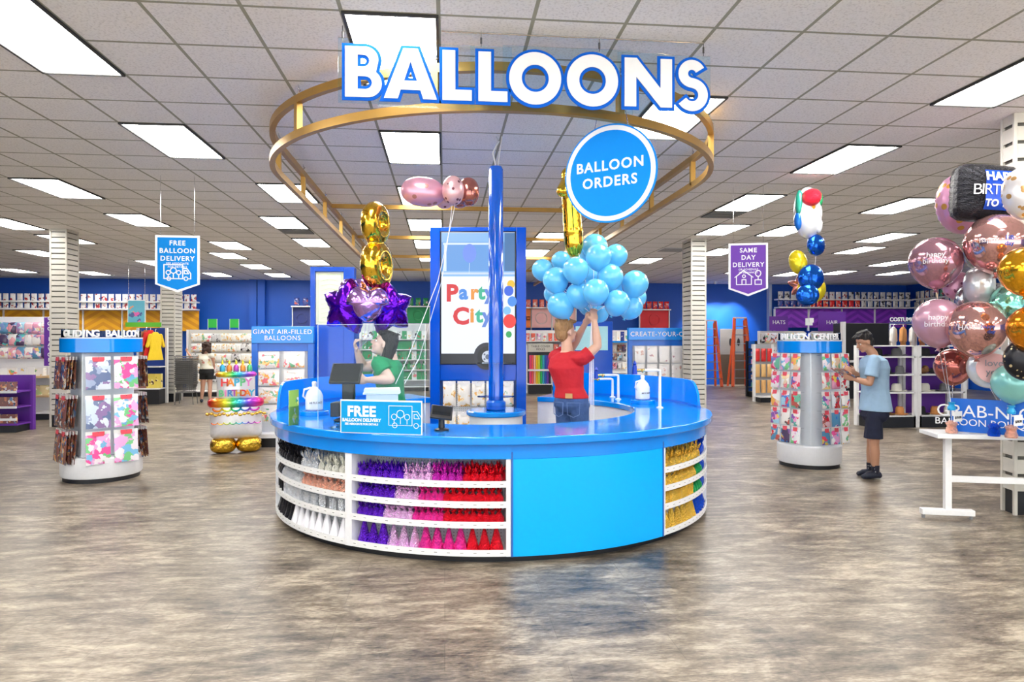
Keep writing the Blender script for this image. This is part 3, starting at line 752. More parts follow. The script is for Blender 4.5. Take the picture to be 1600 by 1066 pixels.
rect('road', (.015, .015, .02), -SW/2, SW/2, .0, .075, .001)
def disc(nm, c, x, z, rx, rz_, dy, n=24, s=.85):
    return MB().prism([(x+rx*math.cos(2*PI*i/n), z+rz_*math.sin(2*PI*i/n)) for i in range(n)], y_-dy-.0006, y_-dy).build(nm, EM(nm, c, s), scr)
disc('video_balloon', (.13, .25, .85), -.10, z0s+SH*.835, .08, .11, .003); MB().stroke([(-.10, z0s+SH*.76), (-.105, z0s+SH*.68)], .004, y_-.0035, y_-.003).build('balloon_string', EM('string', (.7, .8, 1)), scr)
disc('wheel_arch', (.02, .02, .03), .10, z0s+SH*.055, .15, .16, .0015); disc('tyre', (.005, .005, .006), .115, z0s+SH*.05, .125, .125, .003); disc('rim', (.55, .6, .7), .115, z0s+SH*.05, .07, .07, .0045); disc('hubcap', (.12, .14, .2), .115, z0s+SH*.05, .03, .03, .006)
for i in range(5): disc('rim_spoke', (.12, .14, .2), .115+.048*math.cos(i*1.256), z0s+SH*.05+.048*math.sin(i*1.256), .012, .012, .006)
LC = {'R': (.75, .01, .02), 'B': (.05, .28, .85), 'O': (.9, .32, .02), 'G': (.02, .50, .30), 'U': (.12, .25, .75), 'Y': (.85, .6, .03)}
xs = -.375
for ch, c, wd_, sz in (('P', 'R', .155, .27), ('a', 'B', .130, .23), ('r', 'O', .09, .23), ('t', 'G', .08, .23), ('y', 'U', .13, .23)):
    txt('screen_letter', ch, sz, (xs, y_-.0015, z0s+SH*.535), scr, EM('l'+c, LC[c], .7), off=.042, ext=.0004, align='LEFT'); xs += wd_
xs = -.295
for ch, c, wd_, sz in (('C', 'R', .20, .27), ('i', 'O', .068, .23), ('t', 'G', .08, .23), ('y', 'U', .13, .23)):
    txt('screen_letter', ch, sz, (xs, y_-.0015, z0s+SH*.36), scr, EM('l'+c, LC[c], .7), off=.042, ext=.0004, align='LEFT'); xs += wd_
for c, x, z, r in (((.8, .5, .02), .385, .60, .045), ((.03, .12, .7), .36, .55, .055), ((.05, .25, .75), .40, .47, .055), ((.2, .5, .8), .34, .40, .045), ((.8, .03, .02), .37, .32, .075), ((.02, .35, .08), .36, .22, .035)):
    disc('bunch_balloon_%s' % 'abcdef'[int(r*100) % 6], c, x, z0s+SH*z, r, r*1.1, .002+r*.01, s=.8) if False else MB().prism([(x+r*math.cos(2*PI*i/20), z0s+SH*z+r*1.1*math.sin(2*PI*i/20)) for i in range(20)], y_-.004-r*.02, y_-.003-r*.02).build('bunch_balloon', EM('bb%d%d' % (int(x*100), int(z*100)), c), scr)
# pegboard and hanging bags
def flatpeg(x0, x1, y, z0, z1, parent, nm='pegboard'):
    return pegify(MB().bx(x0, x1, y, y+.008, z0, z1).build(nm, PEG, parent))
flatpeg(-.42, .42, .09, .25, z0s-.2+.0, t)
MB().bx(-.43, .43, .06, .085, z0s-.235, z0s-.20).build('lower_rail', NAVY, t)
P_W = PRINT('print_white', (.85, .84, .82), [(.9, .45, .1), (.85, .2, .25), (.2, .5, .3), (.9, .7, .3), (.8, .6, .4)], 10, .52)
P_G = PRINT('print_gold', (.85, .82, .76), [(.85, .45, .12), (.7, .45, .15), (.9, .75, .5)], 14, .45)
P_C = PRINT('print_colour', (.75, .78, .82), [(.75, .05, .1), (.05, .2, .6), (.85, .35, .6), (.1, .45, .4), (.85, .6, .1), (.25, .1, .4), (.8, .8, .85)], 9, .6, grounds=[(.82,.80,.80),(.80,.35,.50),(.78,.80,.85),(.10,.30,.50),(.85,.82,.78),(.08,.05,.12),(.35,.60,.75),(.85,.55,.62),(.15,.45,.30)])
P_P = PRINT('print_pink', (.85, .78, .84), [(.85, .1, .35), (.8, .4, .7), (.2, .5, .75), (.2, .6, .25), (.9, .8, .85)], 8, .72, grounds=[(.84,.80,.84),(.85,.70,.78),(.84,.84,.86)])
P_S = PRINT('print_ice', (.72, .78, .86), [(.35, .42, .6), (.15, .2, .35), (.6, .7, .85), (.3, .2, .4)], 7, .8)
P_D = PRINT('print_dark', (.25, .1, .08), [(.05, .06, .1), (.6, .2, .1), (.8, .5, .2), (.1, .2, .4), (.7, .7, .7)], 14, .6)
P_R = PRINT('print_red', (.75, .7, .68), [(.6, .02, .03), (.5, .1, .08), (.1, .1, .12), (.8, .75, .7)], 12, .6, grounds=[(.82,.80,.80),(.80,.35,.50),(.78,.80,.85),(.10,.30,.50),(.85,.82,.78),(.08,.05,.12),(.35,.60,.75),(.85,.55,.62),(.15,.45,.30)])
CARD = M('header_card_white', (.85, .85, .84), .5); HRED = M('header_red', (.8, .08, .12), .4)
def bag_mesh(w_, h, th=.03, header=True):
    b = MB(); nx, nz = 6, 7; vs = []
    for side in (-1, 1):
        for j in range(nz+1):
            for i in range(nx+1):
                u, v = i/nx*2-1, j/nz*2-1
                bul = (max(0, 1-u**4)*max(0, 1-v**4))**.5
                vs.append((u*w_/2*(1-.02*(1-v*v)), side*(.001+th/2*bul), -h+(v+1)/2*h))
    n = (nx+1)*(nz+1); fs = []
    for s_ in (0, 1):
        for j in range(nz):
            for i in range(nx): a = s_*n+j*(nx+1)+i; fs.append((a, a+1, a+nx+2, a+nx+1))
    b.add(vs, fs)
    if header:
        b.bx(-w_/2, w_/2, -.002, .002, -.002, .035, 1)
        b.prism([(-w_*.2, -.02), (w_*.2, -.02), (w_*.24, .0), (w_*.24, .03), (-w_*.24, .03), (-w_*.24, .0)], -th/2-.004, -th/2-.002, 2)
    return b
BG = {}
def package(w_, h, th, mat, loc, rz, label, group, parent=None, header=True, name='hanging_package', head=None, tilt=0):
    k = (w_, h, th, mat.name, header, head.name if head else '')
    if k not in BG: BG[k] = bag_mesh(w_, h, th, header).mesh(name, [mat, CARD, head or CARD])
    o = bpy.data.objects.new(name, BG[k]); COL.objects.link(o); o.location = loc; o.rotation_euler = (tilt, 0, rz)
    return tag(o, label, 'package', group)
def local(t, v): return Matrix.Translation(t.location) @ Matrix.Rotation(t.rotation_euler[2], 4, 'Z') @ Vector(v)
for r, z in enumerate((z0s-.245, z0s-.60)):
    for c in range(5):
        x = -.34+c*.17
        pr = MB().tube([(x, .09, z+.02), (x, -.06, z+.022), (x, -.07, z+.03)], .003, 5).build('peg_hook', STEEL, t)
        package(.15, .26, .05, P_G if c < 3 else P_W, local(t, (x, .03, z)), t.rotation_euler[2], '%s pouch from the left in the %s row below the video screen' % (nth(c+1), ('top', 'lower')[r]), 'pouches hanging below the video screen', name='craft_pouch')

# ---- second tower, left
t2 = P(519, 533, 11.0); t = thing('display_tower', 'narrower blue tower with a pale green poster panel on the left', 'display tower', (t2.x, t2.y, 0), math.radians(-3))
W2, H2 = .70, CAMZ+(533-417)/FPX*11
MB().bx(-W2/2, -W2/2+.075, 0, .2, 0, H2).bx(W2/2-.17, W2/2, 0, .2, 0, H2).bx(-W2/2+.075, W2/2-.17, 0, .2, H2-.075, H2).bx(-W2/2+.075, W2/2-.17, .02, .2, 0, CAMZ+(533-508)/FPX*11).build('tower_frame', FR, t, bevel=.005)
pz0, pz1 = CAMZ+(533-508)/FPX*11+.01, H2-.08
MB().bx(-W2/2+.08, W2/2-.175, .05, .07, pz0, pz1).build('poster_panel', M('poster_pale', (.74, .78, .60), .4, coat=.3), t)
b = MB(); lg = M('poster_green', (.50, .62, .42), .5); xa, xb = -W2/2+.115, W2/2-.21
b.stroke([(xa, pz0+.04), (xb, pz0+.04), (xb, pz1-.04), (xa, pz1-.04)], .008, .045, .05, closed=True)
for i in range(9): b.stroke([(xa+.05, pz0+.1+i*.075), ((xa+xb)/2, pz0+.13+i*.075), (xb-.05, pz0+.1+i*.075)], .006, .045, .05)
b.build('poster_pattern', lg, t)

# ================================================================== gold ring truss on the ceiling
GOLD = M('brass_paint', (.42, .24, .055), .35, metal=.55, bscale=4, var=.2)
t = thing('gold_ring_truss', 'gold metal oval ring truss hanging over the round counter', 'truss', (.5, 7.03, 0))
RR = 2.155; YE = 13.2
def stadium(z, R=RR, n=48):
    pts = [Vector((-R, YE, z))]
    pts += [Vector((R*math.cos(a), R*math.sin(a), z)) for a in [PI+PI*i/n for i in range(n+1)]]
    return pts+[Vector((R, YE, z))]
ZL, ZU = 3.265, 3.55
MB().sweep(stadium(ZL), .05, .065).build('lower_rail', GOLD, t)
MB().sweep(stadium(ZU), .05, .065).build('upper_rail', GOLD, t)
def pxa(px):
    u = (px-800)/FPX; dx, dy = ST+u*CT, CT-u*ST; n = math.hypot(dx, dy); dx /= n; dy /= n
    bq = dx*.5+dy*7.03; cq = .25+7.03**2-RR*RR; di = math.sqrt(max(0, bq*bq-cq)); q = bq-di
    return math.atan2(dy*q-7.03, dx*q-.5)
arcs = [pxa(466), pxa(680), pxa(969), pxa(1131), PI]
posts = [(RR*math.cos(a), RR*math.sin(a)) for a in arcs]
for k in range(9):
    for s in (-1, 1): posts.append((s*RR, (.1 if s > 0 else 1.2)+1.47*k))
for x, y in posts:
    a = math.atan2(min(y, 0), x)
    MB().box(x, y, (ZL+ZU)/2, .05, .05, ZU-ZL, rz=a).build('upright', GOLD, t)
    tag_ = MB().tube([(x, y, ZU+.03), (x, y, CEIL)], .004, 5).tube([(x, y, ZU+.06), (x+.015, y, ZU+.08), (x, y, ZU+.10)], .008, 5).build('hanging_hook', STEEL, t)
for k in range(4):
    y = 3.1+2.94*k
    MB().box(0, y, ZU, 2*RR, .05, .06).build('crossbar', GOLD, t)
y = 3.1-1.47*2
# ---- big lettering
def arcp(cx, cy, r, a0, a1, n=14): return [(cx+r*math.cos(math.radians(a0+(a1-a0)*i/n)), cy+r*math.sin(math.radians(a0+(a1-a0)*i/n))) for i in range(n+1)]
def s_glyph():
    cl = arcp(.36, .71, .185, 20, 270, 22)+arcp(.36, .29, .235-.0, 78, -152, 22)
    # smooth centre line
    for _ in range(3): cl = [cl[0]]+[((cl[i-1][0]+2*cl[i][0]+cl[i+1][0])/4, (cl[i-1][1]+2*cl[i][1]+cl[i+1][1])/4) for i in range(1, len(cl)-1)]+[cl[-1]]
    L_, R_ = [], []
    for i, (x, y) in enumerate(cl):
        a = cl[max(i-1, 0)]; b = cl[min(i+1, len(cl)-1)]; dx, dy = b[0]-a[0], b[1]-a[1]; n = math.hypot(dx, dy) or 1
        L_.append((x-dy/n*.115, y+dx/n*.115)); R_.append((x+dy/n*.115, y-dx/n*.115))
    return [L_+R_[::-1]]
G = {'L': ([[(0, 0), (.60, 0), (.60, .24), (.28, .24), (.28, 1), (0, 1)]], .60),
     'A': ([[(0, 0), (.30, 0), (.355, .17), (.705, .17), (.76, 0), (1.06, 0), (.68, 1), (.38, 1)], [(.43, .38), (.53, .68), (.63, .38)]], 1.06),
     'O': ([arcp(.53, .5, .53, 0, 352, 44), arcp(.53, .5, .25, 352, 0, 32)], 1.06),
     'N': ([[(0, 0), (.27, 0), (.27, .56), (.74, 0), (1.0, 0), (1.0, 1), (.73, 1), (.73, .44), (.27, 1), (0, 1)]], 1.0),
     'B': ([[(0, 0)]+arcp(.44, .285, .285, -90, 52, 14)+arcp(.40, .74, .26, -12, 90, 10)+[(0, 1)], [(.27, .19), (.27, .40)]+arcp(.40, .295, .105, 90, -90, 8), [(.27, .62), (.27, .81)]+arcp(.36, .715, .095, 90, -90, 8)], .73),
     'S': (s_glyph(), .72)}
BH = .345
t = thing('balloons_sign', 'large white and blue BALLOONS lettering hanging in front of the ring', 'sign', (0, 4.58, 3.19))
LBLUE = M('letter_blue', (.0, .11, .60), .55, spec=.15)
pos = {}
for i, (ch, pxl) in enumerate(zip('BALLOONS', (538, 598, 690, 746, 794, 884, 974, 1053))):
    gl, gw = G[ch]; x = XY(pxl, 4.58)
    sc = [[(a*BH, b*BH) for a, b in sp] for sp in gl]
    f = meshobj('letter_'+ch.lower(), curve_mesh(sc, .003, -.006), SIGNW, t, (x, -.010, 0))
    meshobj('letter_border', curve_mesh(sc, .003, .015), LBLUE, f, (0, .008, 0))
ZA = [(528, 806), (782, 1000), (966, 1112)]
b = MB()
pl = [(528, 606, -.03, .40), (590, 742, -.045, .385), (735, 800, -.03, .385), (786, 990, -.04, .40), (966, 1040, -.03, .39), (1040, 1112, -.035, .385)]
for k, (q0, q1, za, zb) in enumerate(pl): MB().bx(XY(q0, 4.58), XY(q1, 4.58), .006+.004*k, .009+.004*k, za, zb).build('acrylic_sheet', ACR, t)
for q in (535, 752, 937, 1100):
    x = XY(q, 4.58); MB().tube([(x, .01, .38), (x, .01, CEIL-3.19)], .0025, 5).tube([(x, .01, .40), (x, .01, .44)], .007, 6).build('hanging_wire', M('wire_dark', (.08, .08, .08), .4), t)
x0, x1 = XY(690, 4.58), XY(1100, 4.58); MB().tube([(x0, .01, CEIL-3.19-.008), (x1, .01, CEIL-3.19-.008)], .005, 6).build('hanging_rod', STEEL, t)
# ---- round balloon orders sign
dS = 5.0; c = P(953, 271, dS); view = math.atan2(c.x, c.y)
t = thing('round_orders_sign', 'round blue BALLOON ORDERS sign hanging from the gold ring', 'sign', c, -view-math.radians(22))
def face_disc(r, y0, y1, n=64): return MB().prism([(r*math.cos(2*PI*i/n), r*math.sin(2*PI*i/n)) for i in range(n)], y0, y1)
RS = 77/FPX*dS
face_disc(RS, -.006, .006).build('border', SIGNB, t); face_disc(RS*.965, -.0085, -.0065).build('white_ring', SIGNW, t); face_disc(RS*.87, -.0105, -.009).build('blue_face', M('sign_azure', (.0, .25, .80), .55, spec=.15), t)
txt('lettering', 'BALLOON\nORDERS', .104, (0, -.012, .0), t, SIGNW, off=.022, ext=.0006, space=1.15, line=1.15)
MB().tube([(-.12, 0, RS*.93), (-.10, 0, 3.26-c.z)], .003, 5).tube([(.14, 0, RS*.92), (.12, 0, 3.26-c.z)], .003, 5).build('hanging_wire', STEEL, t)
# ---- pennant banners
def banner(px, d, pyt, pyb, pw, label, bodym, lines, small, icon, rz):
    c = P(px, pyt, d); t = thing('hanging_banner', label, 'banner', c, rz)
    w_ = pw/FPX*d; h = (pyb-pyt)/FPX*d
    def shape(i): return [(-w_/2+i, -i), (w_/2-i, -i), (w_/2-i, -h*.86+i*.4), (0, -h+i*1.1), (-w_/2+i, -h*.86+i*.4)]
    MB().prism(shape(0), -.005, .005).build('border', SIGNW, t); MB().prism(shape(.028), -.0075, -.0055).build('printed_face', bodym, t)
    txt('lettering', lines, h*.118, (0, -.009, -h*.27), t, SIGNW, off=.02, ext=.0005, space=1.15, line=1.15)
    txt('lettering', small, h*.05, (0, -.009, -h*.525), t, SIGNW, off=.015, ext=.0005, space=1.1, line=1.15)
    b = MB()
    if icon == 'van': truck(b, 0, -h*.76, w_*.60, .012, -.0095, -.0075)
    else:
        S = lambda pts, **k: b.stroke([(p_*w_, q*w_-h*.78) for p_, q in pts], .012, -.0095, -.0075, **k)
        S([(-.30, 0), (-.30, .22), (-.12, .36), (.08, .22), (.08, 0)], closed=True); S([(-.34, .19), (-.12, .38), (.12, .19)]); S([(-.16, 0), (-.16, .13), (-.06, .13), (-.06, 0)])
        S([(-.11+.04*math.cos(i*.9), .22+.04*math.sin(i*.9)) for i in range(7)], closed=True)
        S([(.25+.07*math.cos(i*.6), .29+.08*math.sin(i*.6)) for i in range(10)], closed=True); S([(.25, .21), (.25, .12)]); S([(.17, 0), (.17, .12), (.33, .12), (.33, 0)], closed=True)
    b.build('line_drawing', SIGNW, t)
    MB().tube([(-w_*.38, 0, 0), (-w_*.38, 0, CEIL-c.z)], .0035, 5).tube([(w_*.38, 0, 0), (w_*.38, 0, CEIL-c.z)], .0035, 5).build('hanging_wire', STEEL, t)
banner(277.5, 8.6, 368, 457, 66, 'blue FREE BALLOON DELIVERY pennant hanging above the left aisle', M('banner_blue', (.0, .22, .66), .6, spec=.2), 'FREE\nBALLOON\nDELIVERY', 'SEE ASSOCIATE\nFOR DETAILS', 'van', math.radians(2))
banner(1169, 9.2, 380, 463, 59, 'purple SAME DAY DELIVERY pennant hanging above the right aisle', M('banner_purple', (.17, .06, .42), .6, spec=.2), 'SAME\nDAY\nDELIVERY', 'OR SCHEDULE\nIN ADVANCE!', 'house', math.radians(-16))
# ================================================================== balloons
def latex_mesh(r):
    b = MB(); pr = [(.0001, r*1.0)]
    for j in range(1, 20):
        a = PI/2-PI*j/20*.985; k = 1 if a > 0 else 1+.14*(math.sin(-a))**3
        pr.append((r*math.cos(a), r*math.sin(a)*k))
    zb = -r*1.14; pr += [(r*.075, zb-.002), (r*.05, zb-r*.05), (r*.12, zb-r*.13)]
    b.lathe(pr[::-1], 32); return b
def RIB(nm, pts, r=.0025, m=None, parent=None, label=None, cat='ribbon', group=None):
    o = MB().tube(pts, r, 5).build(nm, m or M('ribbon_white', (.85, .85, .88), .3), parent)
    if label: tag(o, label, cat, group)
    return o
LB = M('latex_sky_blue', (.12, .52, .86), .22, coat=.6, bscale=4, var=.06)
lm = latex_mesh(.13).mesh('latex_balloon', LB)
cl_ = [(122, 360, 44, 6.6), (195, 325, 40, 6.8), (173, 400, 52, 6.45), (193, 500, 54, 6.45), (253, 360, 53, 6.3), (265, 460, 52, 6.4), (328, 268, 52, 6.75), (343, 308, 52, 6.4), (413, 303, 46, 6.7),
       (333, 447, 53, 6.15), (390, 388, 52, 6.4), (417, 490, 52, 6.2), (488, 415, 54, 6.5), (472, 508, 48, 6.55), (350, 535, 34, 6.6), (165, 455, 40, 6.8), (310, 385, 45, 6.75), (492, 470, 42, 6.8), (285, 310, 38, 6.85), (300, 500, 40, 6.6), (450, 430, 40, 6.85)]
hand = P(925, 491, 6.42)
cl_s = sorted(cl_, key=lambda q: q[0])
lx = sorted(set(range(len(cl_))), key=lambda i: cl_[i][0])
for rk, i in enumerate(lx):
    x, y, r, d = cl_[i]; px, py = 800+x/2.539, 280+y/2.539; c = P(px, py, d); s = r/2.539/FPX*d/.132
    o = bpy.data.objects.new('latex_balloon', lm); COL.objects.link(o); o.location = c; o.scale = (s, s, s)
    dv = (hand-c).normalized(); ax = Vector((0, 0, -1)).rotation_difference((dv*.5+Vector((0, 0, -1))*.7).normalized()); o.rotation_euler = ax.to_euler()
    tag(o, 'sky blue latex balloon over the man in red, %s from the left of the cluster' % nth(rk+1), 'balloon', 'sky blue balloons held by the man')
    if i % 2 == 0: tag(MB().tube([c+dv*.14*s, (c+hand)/2+Vector((0, 0, -.02)), hand], .0018, 4).build('balloon_ribbon', M('ribbon_white', (.85, .85, .88), .3)), 'white ribbon from the sky blue cluster to the hands of the man', 'ribbon', 'ribbons of the sky blue cluster')
for k, dx in enumerate((-.045, -.02, .0, .03)):
    p = P(919+k*3, 665, 6.45); tag(MB().tube([hand, hand+Vector((dx*.4, 0, -.3)), Vector((p.x, p.y, .62)), Vector((p.x+dx, p.y+.02, .25))], .004, 5).build('balloon_ribbon', M('ribbon_white', (.85, .85, .88), .3)), 'white ribbon tail hanging below the hands of the red shirt man', 'ribbon', 'ribbon tails below his hands')

GF = M('foil_gold_balloon', (.95, .58, .05), .14, metal=1, bump=.3, bscale=10, var=.05)
def loop(mb, cx, cz, R, r, n=20, ex=1.):
    for i in range(n):
        a0, a1 = 2*PI*i/n, 2*PI*(i+1)/n
        p, q = (cx+R*math.cos(a0), 0, cz+R*ex*math.sin(a0)), (cx+R*math.cos(a1), 0, cz+R*ex*math.sin(a1)); mb.cyl(p, q, r, n=10); mb.ell(p, r, 10)
def limb(mb, p, q, r0, r1=None, n=12):
    r1 = r0 if r1 is None else r1; mb.cyl(p, q, r0, r1, n); mb.ell(p, r0, n); mb.ell(q, r1, n)
b = MB(); loop(b, 0, .19, .12, .085); loop(b, 0, -.19, .135, .095)
t8 = P(588, 383, 6.2); o = remesh(b, 'foil_number_balloon', .012, GF, None, t8, 6); o.rotation_euler = (0, math.radians(-4), math.radians(70))
tag(o, 'gold foil number eight balloon turned sideways above the purple stars', 'balloon')
b = MB(); limb(b, (0, 0, -.33), (0, 0, .27), .095, .085); limb(b, (0, 0, .27), (-.15, 0, .17), .08, .06); limb(b, (0, 0, -.38), (0, 0, -.2), .075, .10); limb(b, (-.02, 0, .3), (-.02, 0, .33), .07)
t1 = P(893, 328, 6.5); o = remesh(b, 'foil_number_balloon', .012, GF, None, t1, 6); o.rotation_euler = (0, math.radians(-8), math.radians(50))
tag(o, 'gold foil number one balloon behind the round orders sign', 'balloon')
RIB('balloon_ribbon', [P(903, 392, 6.5), P(915, 440, 6.5), hand], label='ribbon from the gold number one balloon to the hands of the man')
# purple stars + lilac heart
def puffobj(nm, out, T, mat, loc, rz=0, ry=0, rx=0, label=None, **k):
    o = puff(out, T, **k).build(nm, mat, None, loc, ang=60); o.rotation_euler = (rx, ry, rz)
    if label: tag(o, label, 'balloon')
    return o
def super_out(a, b, e=2.6):
    return lambda t: 1/((abs(math.cos(t))/a)**e+(abs(math.sin(t))/b)**e)**(1/e)
def heart_out(R):
    def f(t):
        s = math.sin(t); c = abs(math.cos(t))
        return R*(.95+.18*c*(1 if s > -.2 else .2)-.30*max(0, s)**6*(1-c)-(.12*c if s < -.2 else 0)+.12*max(0, -s)**5)
    return f
FPU = M('foil_purple_star', (.10, .005, .50), .15, metal=.9, bump=.4, bscale=14)
FLI = M('foil_lilac_heart', (.50, .28, .72), .12, metal=.95, bump=.4, bscale=9, var=.2)
puffobj('foil_star_balloon', star_out(.265, 5, .62), .13, FPU, P(543, 480, 6.2), math.radians(-28), math.radians(12), label='deep purple foil star balloon left of the lilac heart', n=60, crimp=.3)
puffobj('foil_star_balloon', star_out(.255, 5, .62), .13, FPU, P(608, 482, 6.3), math.radians(38), math.radians(-10), label='deep purple foil star balloon right of the lilac heart', n=60, crimp=.3)
puffobj('foil_heart_balloon', heart_out(.165), .11, FLI, P(575, 473, 6.02), math.radians(8), label='lilac foil heart balloon between two purple stars', n=56)
puffobj('foil_heart_balloon', heart_out(.14), .08, FLI, P(553, 455, 6.5), math.radians(-20), label='small lilac foil heart balloon behind the left purple star', n=56)
for k, px in enumerate((572, 577, 583)):
    hnd = P(559, 545, 6.15)
    RIB('balloon_ribbon', [P(px, 505, 6.15), P(px-3, 525, 6.15)+Vector((.01*k, 0, 0)), hnd], .002, M('ribbon_lilac', (.35, .25, .6), .3), label='lilac ribbon from the purple bunch to the raised hand of the woman', group='ribbons of the purple bunch')

# pink cluster under the ceiling
def LEO(nm, c1, c2, sc):
    m = M(nm, c1, .28, metal=.45); 
    nt = m.node_tree; N = nt.nodes; L = nt.links
    if 'leo' in N: return m
    tc = N.new('ShaderNodeTexCoord'); tc.name = 'leo'; v = N.new('ShaderNodeTexVoronoi'); v.inputs['Scale'].default_value = sc; L.new(tc.outputs['Object'], v.inputs['Vector'])
    lt = N.new('ShaderNodeMath'); lt.operation = 'LESS_THAN'; lt.inputs[1].default_value = .26; L.new(v.outputs[0], lt.inputs[0])
    mx = N.new('ShaderNodeMix'); mx.data_type = 'RGBA'; mx.inputs[6].default_value = (*c1, 1); mx.inputs[7].default_value = (*c2, 1); L.new(lt.outputs[0], mx.inputs[0]); L.new(mx.outputs[2], N['Principled BSDF'].inputs['Base Color'])
    return m
L1 = LEO('foil_pink_spots', (.66, .33, .44), (.40, .17, .16), 12); L2 = LEO('foil_pale_spots', (.70, .42, .45), (.16, .05, .07), 20)
CHR = M('chrome_copper', (.50, .18, .15), .15, metal=.8); 
def foilround(nm, px, py, r, d, mat, label, rz=0, T=.55, ry=0, rx=0, n=48):
    R = r/FPX*d; return puffobj(nm, lambda t: R, R*T, mat, P(px, py, d), rz, ry, rx, label, n=n, crimp=.25)
puffobj('foil_balloon', super_out(.205, .135, 2.2), .13, L1, P(661, 300, 6.3), 0, math.radians(5), label='large pink spotted oval foil balloon touching the ceiling')
puffobj('foil_balloon', super_out(.10, .135, 2.1), .10, L2, P(708, 298, 6.2), .2, label='small pale spotted foil balloon in the ceiling cluster')
puffobj('foil_balloon', super_out(.10, .135, 2.1), .10, CHR, P(732, 300, 6.35), .5, label='copper foil balloon at the right of the ceiling cluster')
puffobj('foil_balloon', super_out(.08, .07, 2.1), .07, CHR, P(718, 314, 6.5), .5, label='small copper foil balloon low in the ceiling cluster')
puffobj('foil_balloon', super_out(.08, .07, 2.1), .07, L2, P(694, 315, 6.5), .3, label='small spotted foil balloon low in the ceiling cluster')
for k in range(2): RIB('balloon_ribbon', [P(706+k*5, 320, 6.3), P(704+k*2, 345, 6.3), P(690-k*6, 440, 6.2), P(655-k*18, 560, 6.1), P(632-k*14, 600, 6.0)], .0035, label='long ribbon hanging from the pink ceiling cluster', group='ribbons of the ceiling cluster')

# ---- parrot style bunch over the right display
d = 8.7
MC = PRINT('foil_multi', (.80, .82, .88), [(.8, .04, .03), (.02, .2, .65), (.9, .45, .03), (.05, .35, .15), (.02, .1, .4)], 5, .62, .2, metal=.35)
FB2 = M('foil_royal_blue', (.01, .12, .62), .14, metal=.8, bump=.3, bscale=12); FY = M('foil_yellow', (.85, .68, .02), .18, metal=.5, bump=.3, bscale=12)
puffobj('foil_balloon', super_out(.18, .33, 2.1), .15, M('foil_white_belly', (.80, .83, .88), .18, metal=.3, bump=.3, bscale=9), P(1262, 333, d), .3, label='tall white foil balloon with coloured top highest over the right display')
puffobj('foil_crest', super_out(.10, .11, 2.), .14, M('foil_red', (.75, .02, .02), .2, metal=.4), P(1267, 309, d-.14), .3)
for o_, l_ in ((COL.objects[-1], 'red patch'),): pass
top_b = [o for o in COL.objects if o.name.startswith('foil_balloon')][-1]; cr_ = [o for o in COL.objects if o.name.startswith('foil_crest')][-1]
def attach(ch, par):
    bpy.context.view_layer.update(); mw = ch.matrix_world.copy(); ch.parent = par; ch.matrix_parent_inverse = par.matrix_world.inverted(); ch.matrix_world = mw
attach(cr_, top_b)
for nm, px, py, rx_, rz_, c in (('foil_beak', 1268, 322, .045, .09, (.9, .42, .02)), ('foil_patch', 1249, 318, .05, .17, (.03, .35, .25)), ('foil_patch', 1247, 345, .045, .12, (.01, .15, .6)), ('foil_patch', 1279, 352, .04, .10, (.85, .86, .9)), ('foil_patch', 1280, 312, .035, .10, (.02, .3, .1))):
    o = puff(super_out(rx_, rz_, 2.), .05).build(nm, M('foil_c%d%d' % (px, py), c, .2, metal=.35), None, P(px, py, d-.13+abs(px-1263)*.004), .3); attach(o, top_b)
foilround('foil_balloon', 1275, 383, 17, d, FB2, 'round royal blue foil balloon directly under the tall white one', .4)
puffobj('foil_balloon', super_out(.11, .16, 2.1), .10, FY, P(1247, 410, d+.1), -.5, -.2, label='yellow and blue oval foil balloon on the left of the right bunch')
foilround('foil_balloon', 1267, 434, 21, d-.05, FB2, 'large royal blue foil balloon in the middle of the right bunch', .1, T=.6)
foilround('foil_balloon', 1268, 452, 22, d+.1, FY, 'yellow foil balloon partly behind the blue ones, low in the bunch', -.1)
foilround('foil_balloon', 1262, 461, 17, d-.1, FB2, 'lower royal blue foil balloon over the yellow one', -.3)
puffobj('foil_balloon', star_out(.16, 5, .5), .06, CHR, P(1249, 446, d+.3), -.5, label='brown foil star balloon at the left of the bunch')
b = MB(); b.lathe([(.03, 0), (.04, .03), (.015, .07), (.05, .10)], 10)
wtp = P(1262, 520, 8.9); wtp.z = 1.62
tag(b.build('balloon_weight', F['blue'], None, wtp), 'blue balloon weight standing on top of the right round display', 'balloon weight')
RIB('balloon_ribbon', [P(1275, 400, d), P(1266, 480, d), wtp+Vector((0, 0, .1))], label='ribbon tying the blue and yellow bunch to its weight')
tag(MB().box(0, 0, 0, .11, .004, .09).box(.03, -.01, .02, .07, .003, .06).build('price_tag', PAPER, None, P(1264, 503, 8.82), .2), 'white price tag tied under the blue and yellow bunch', 'tag')

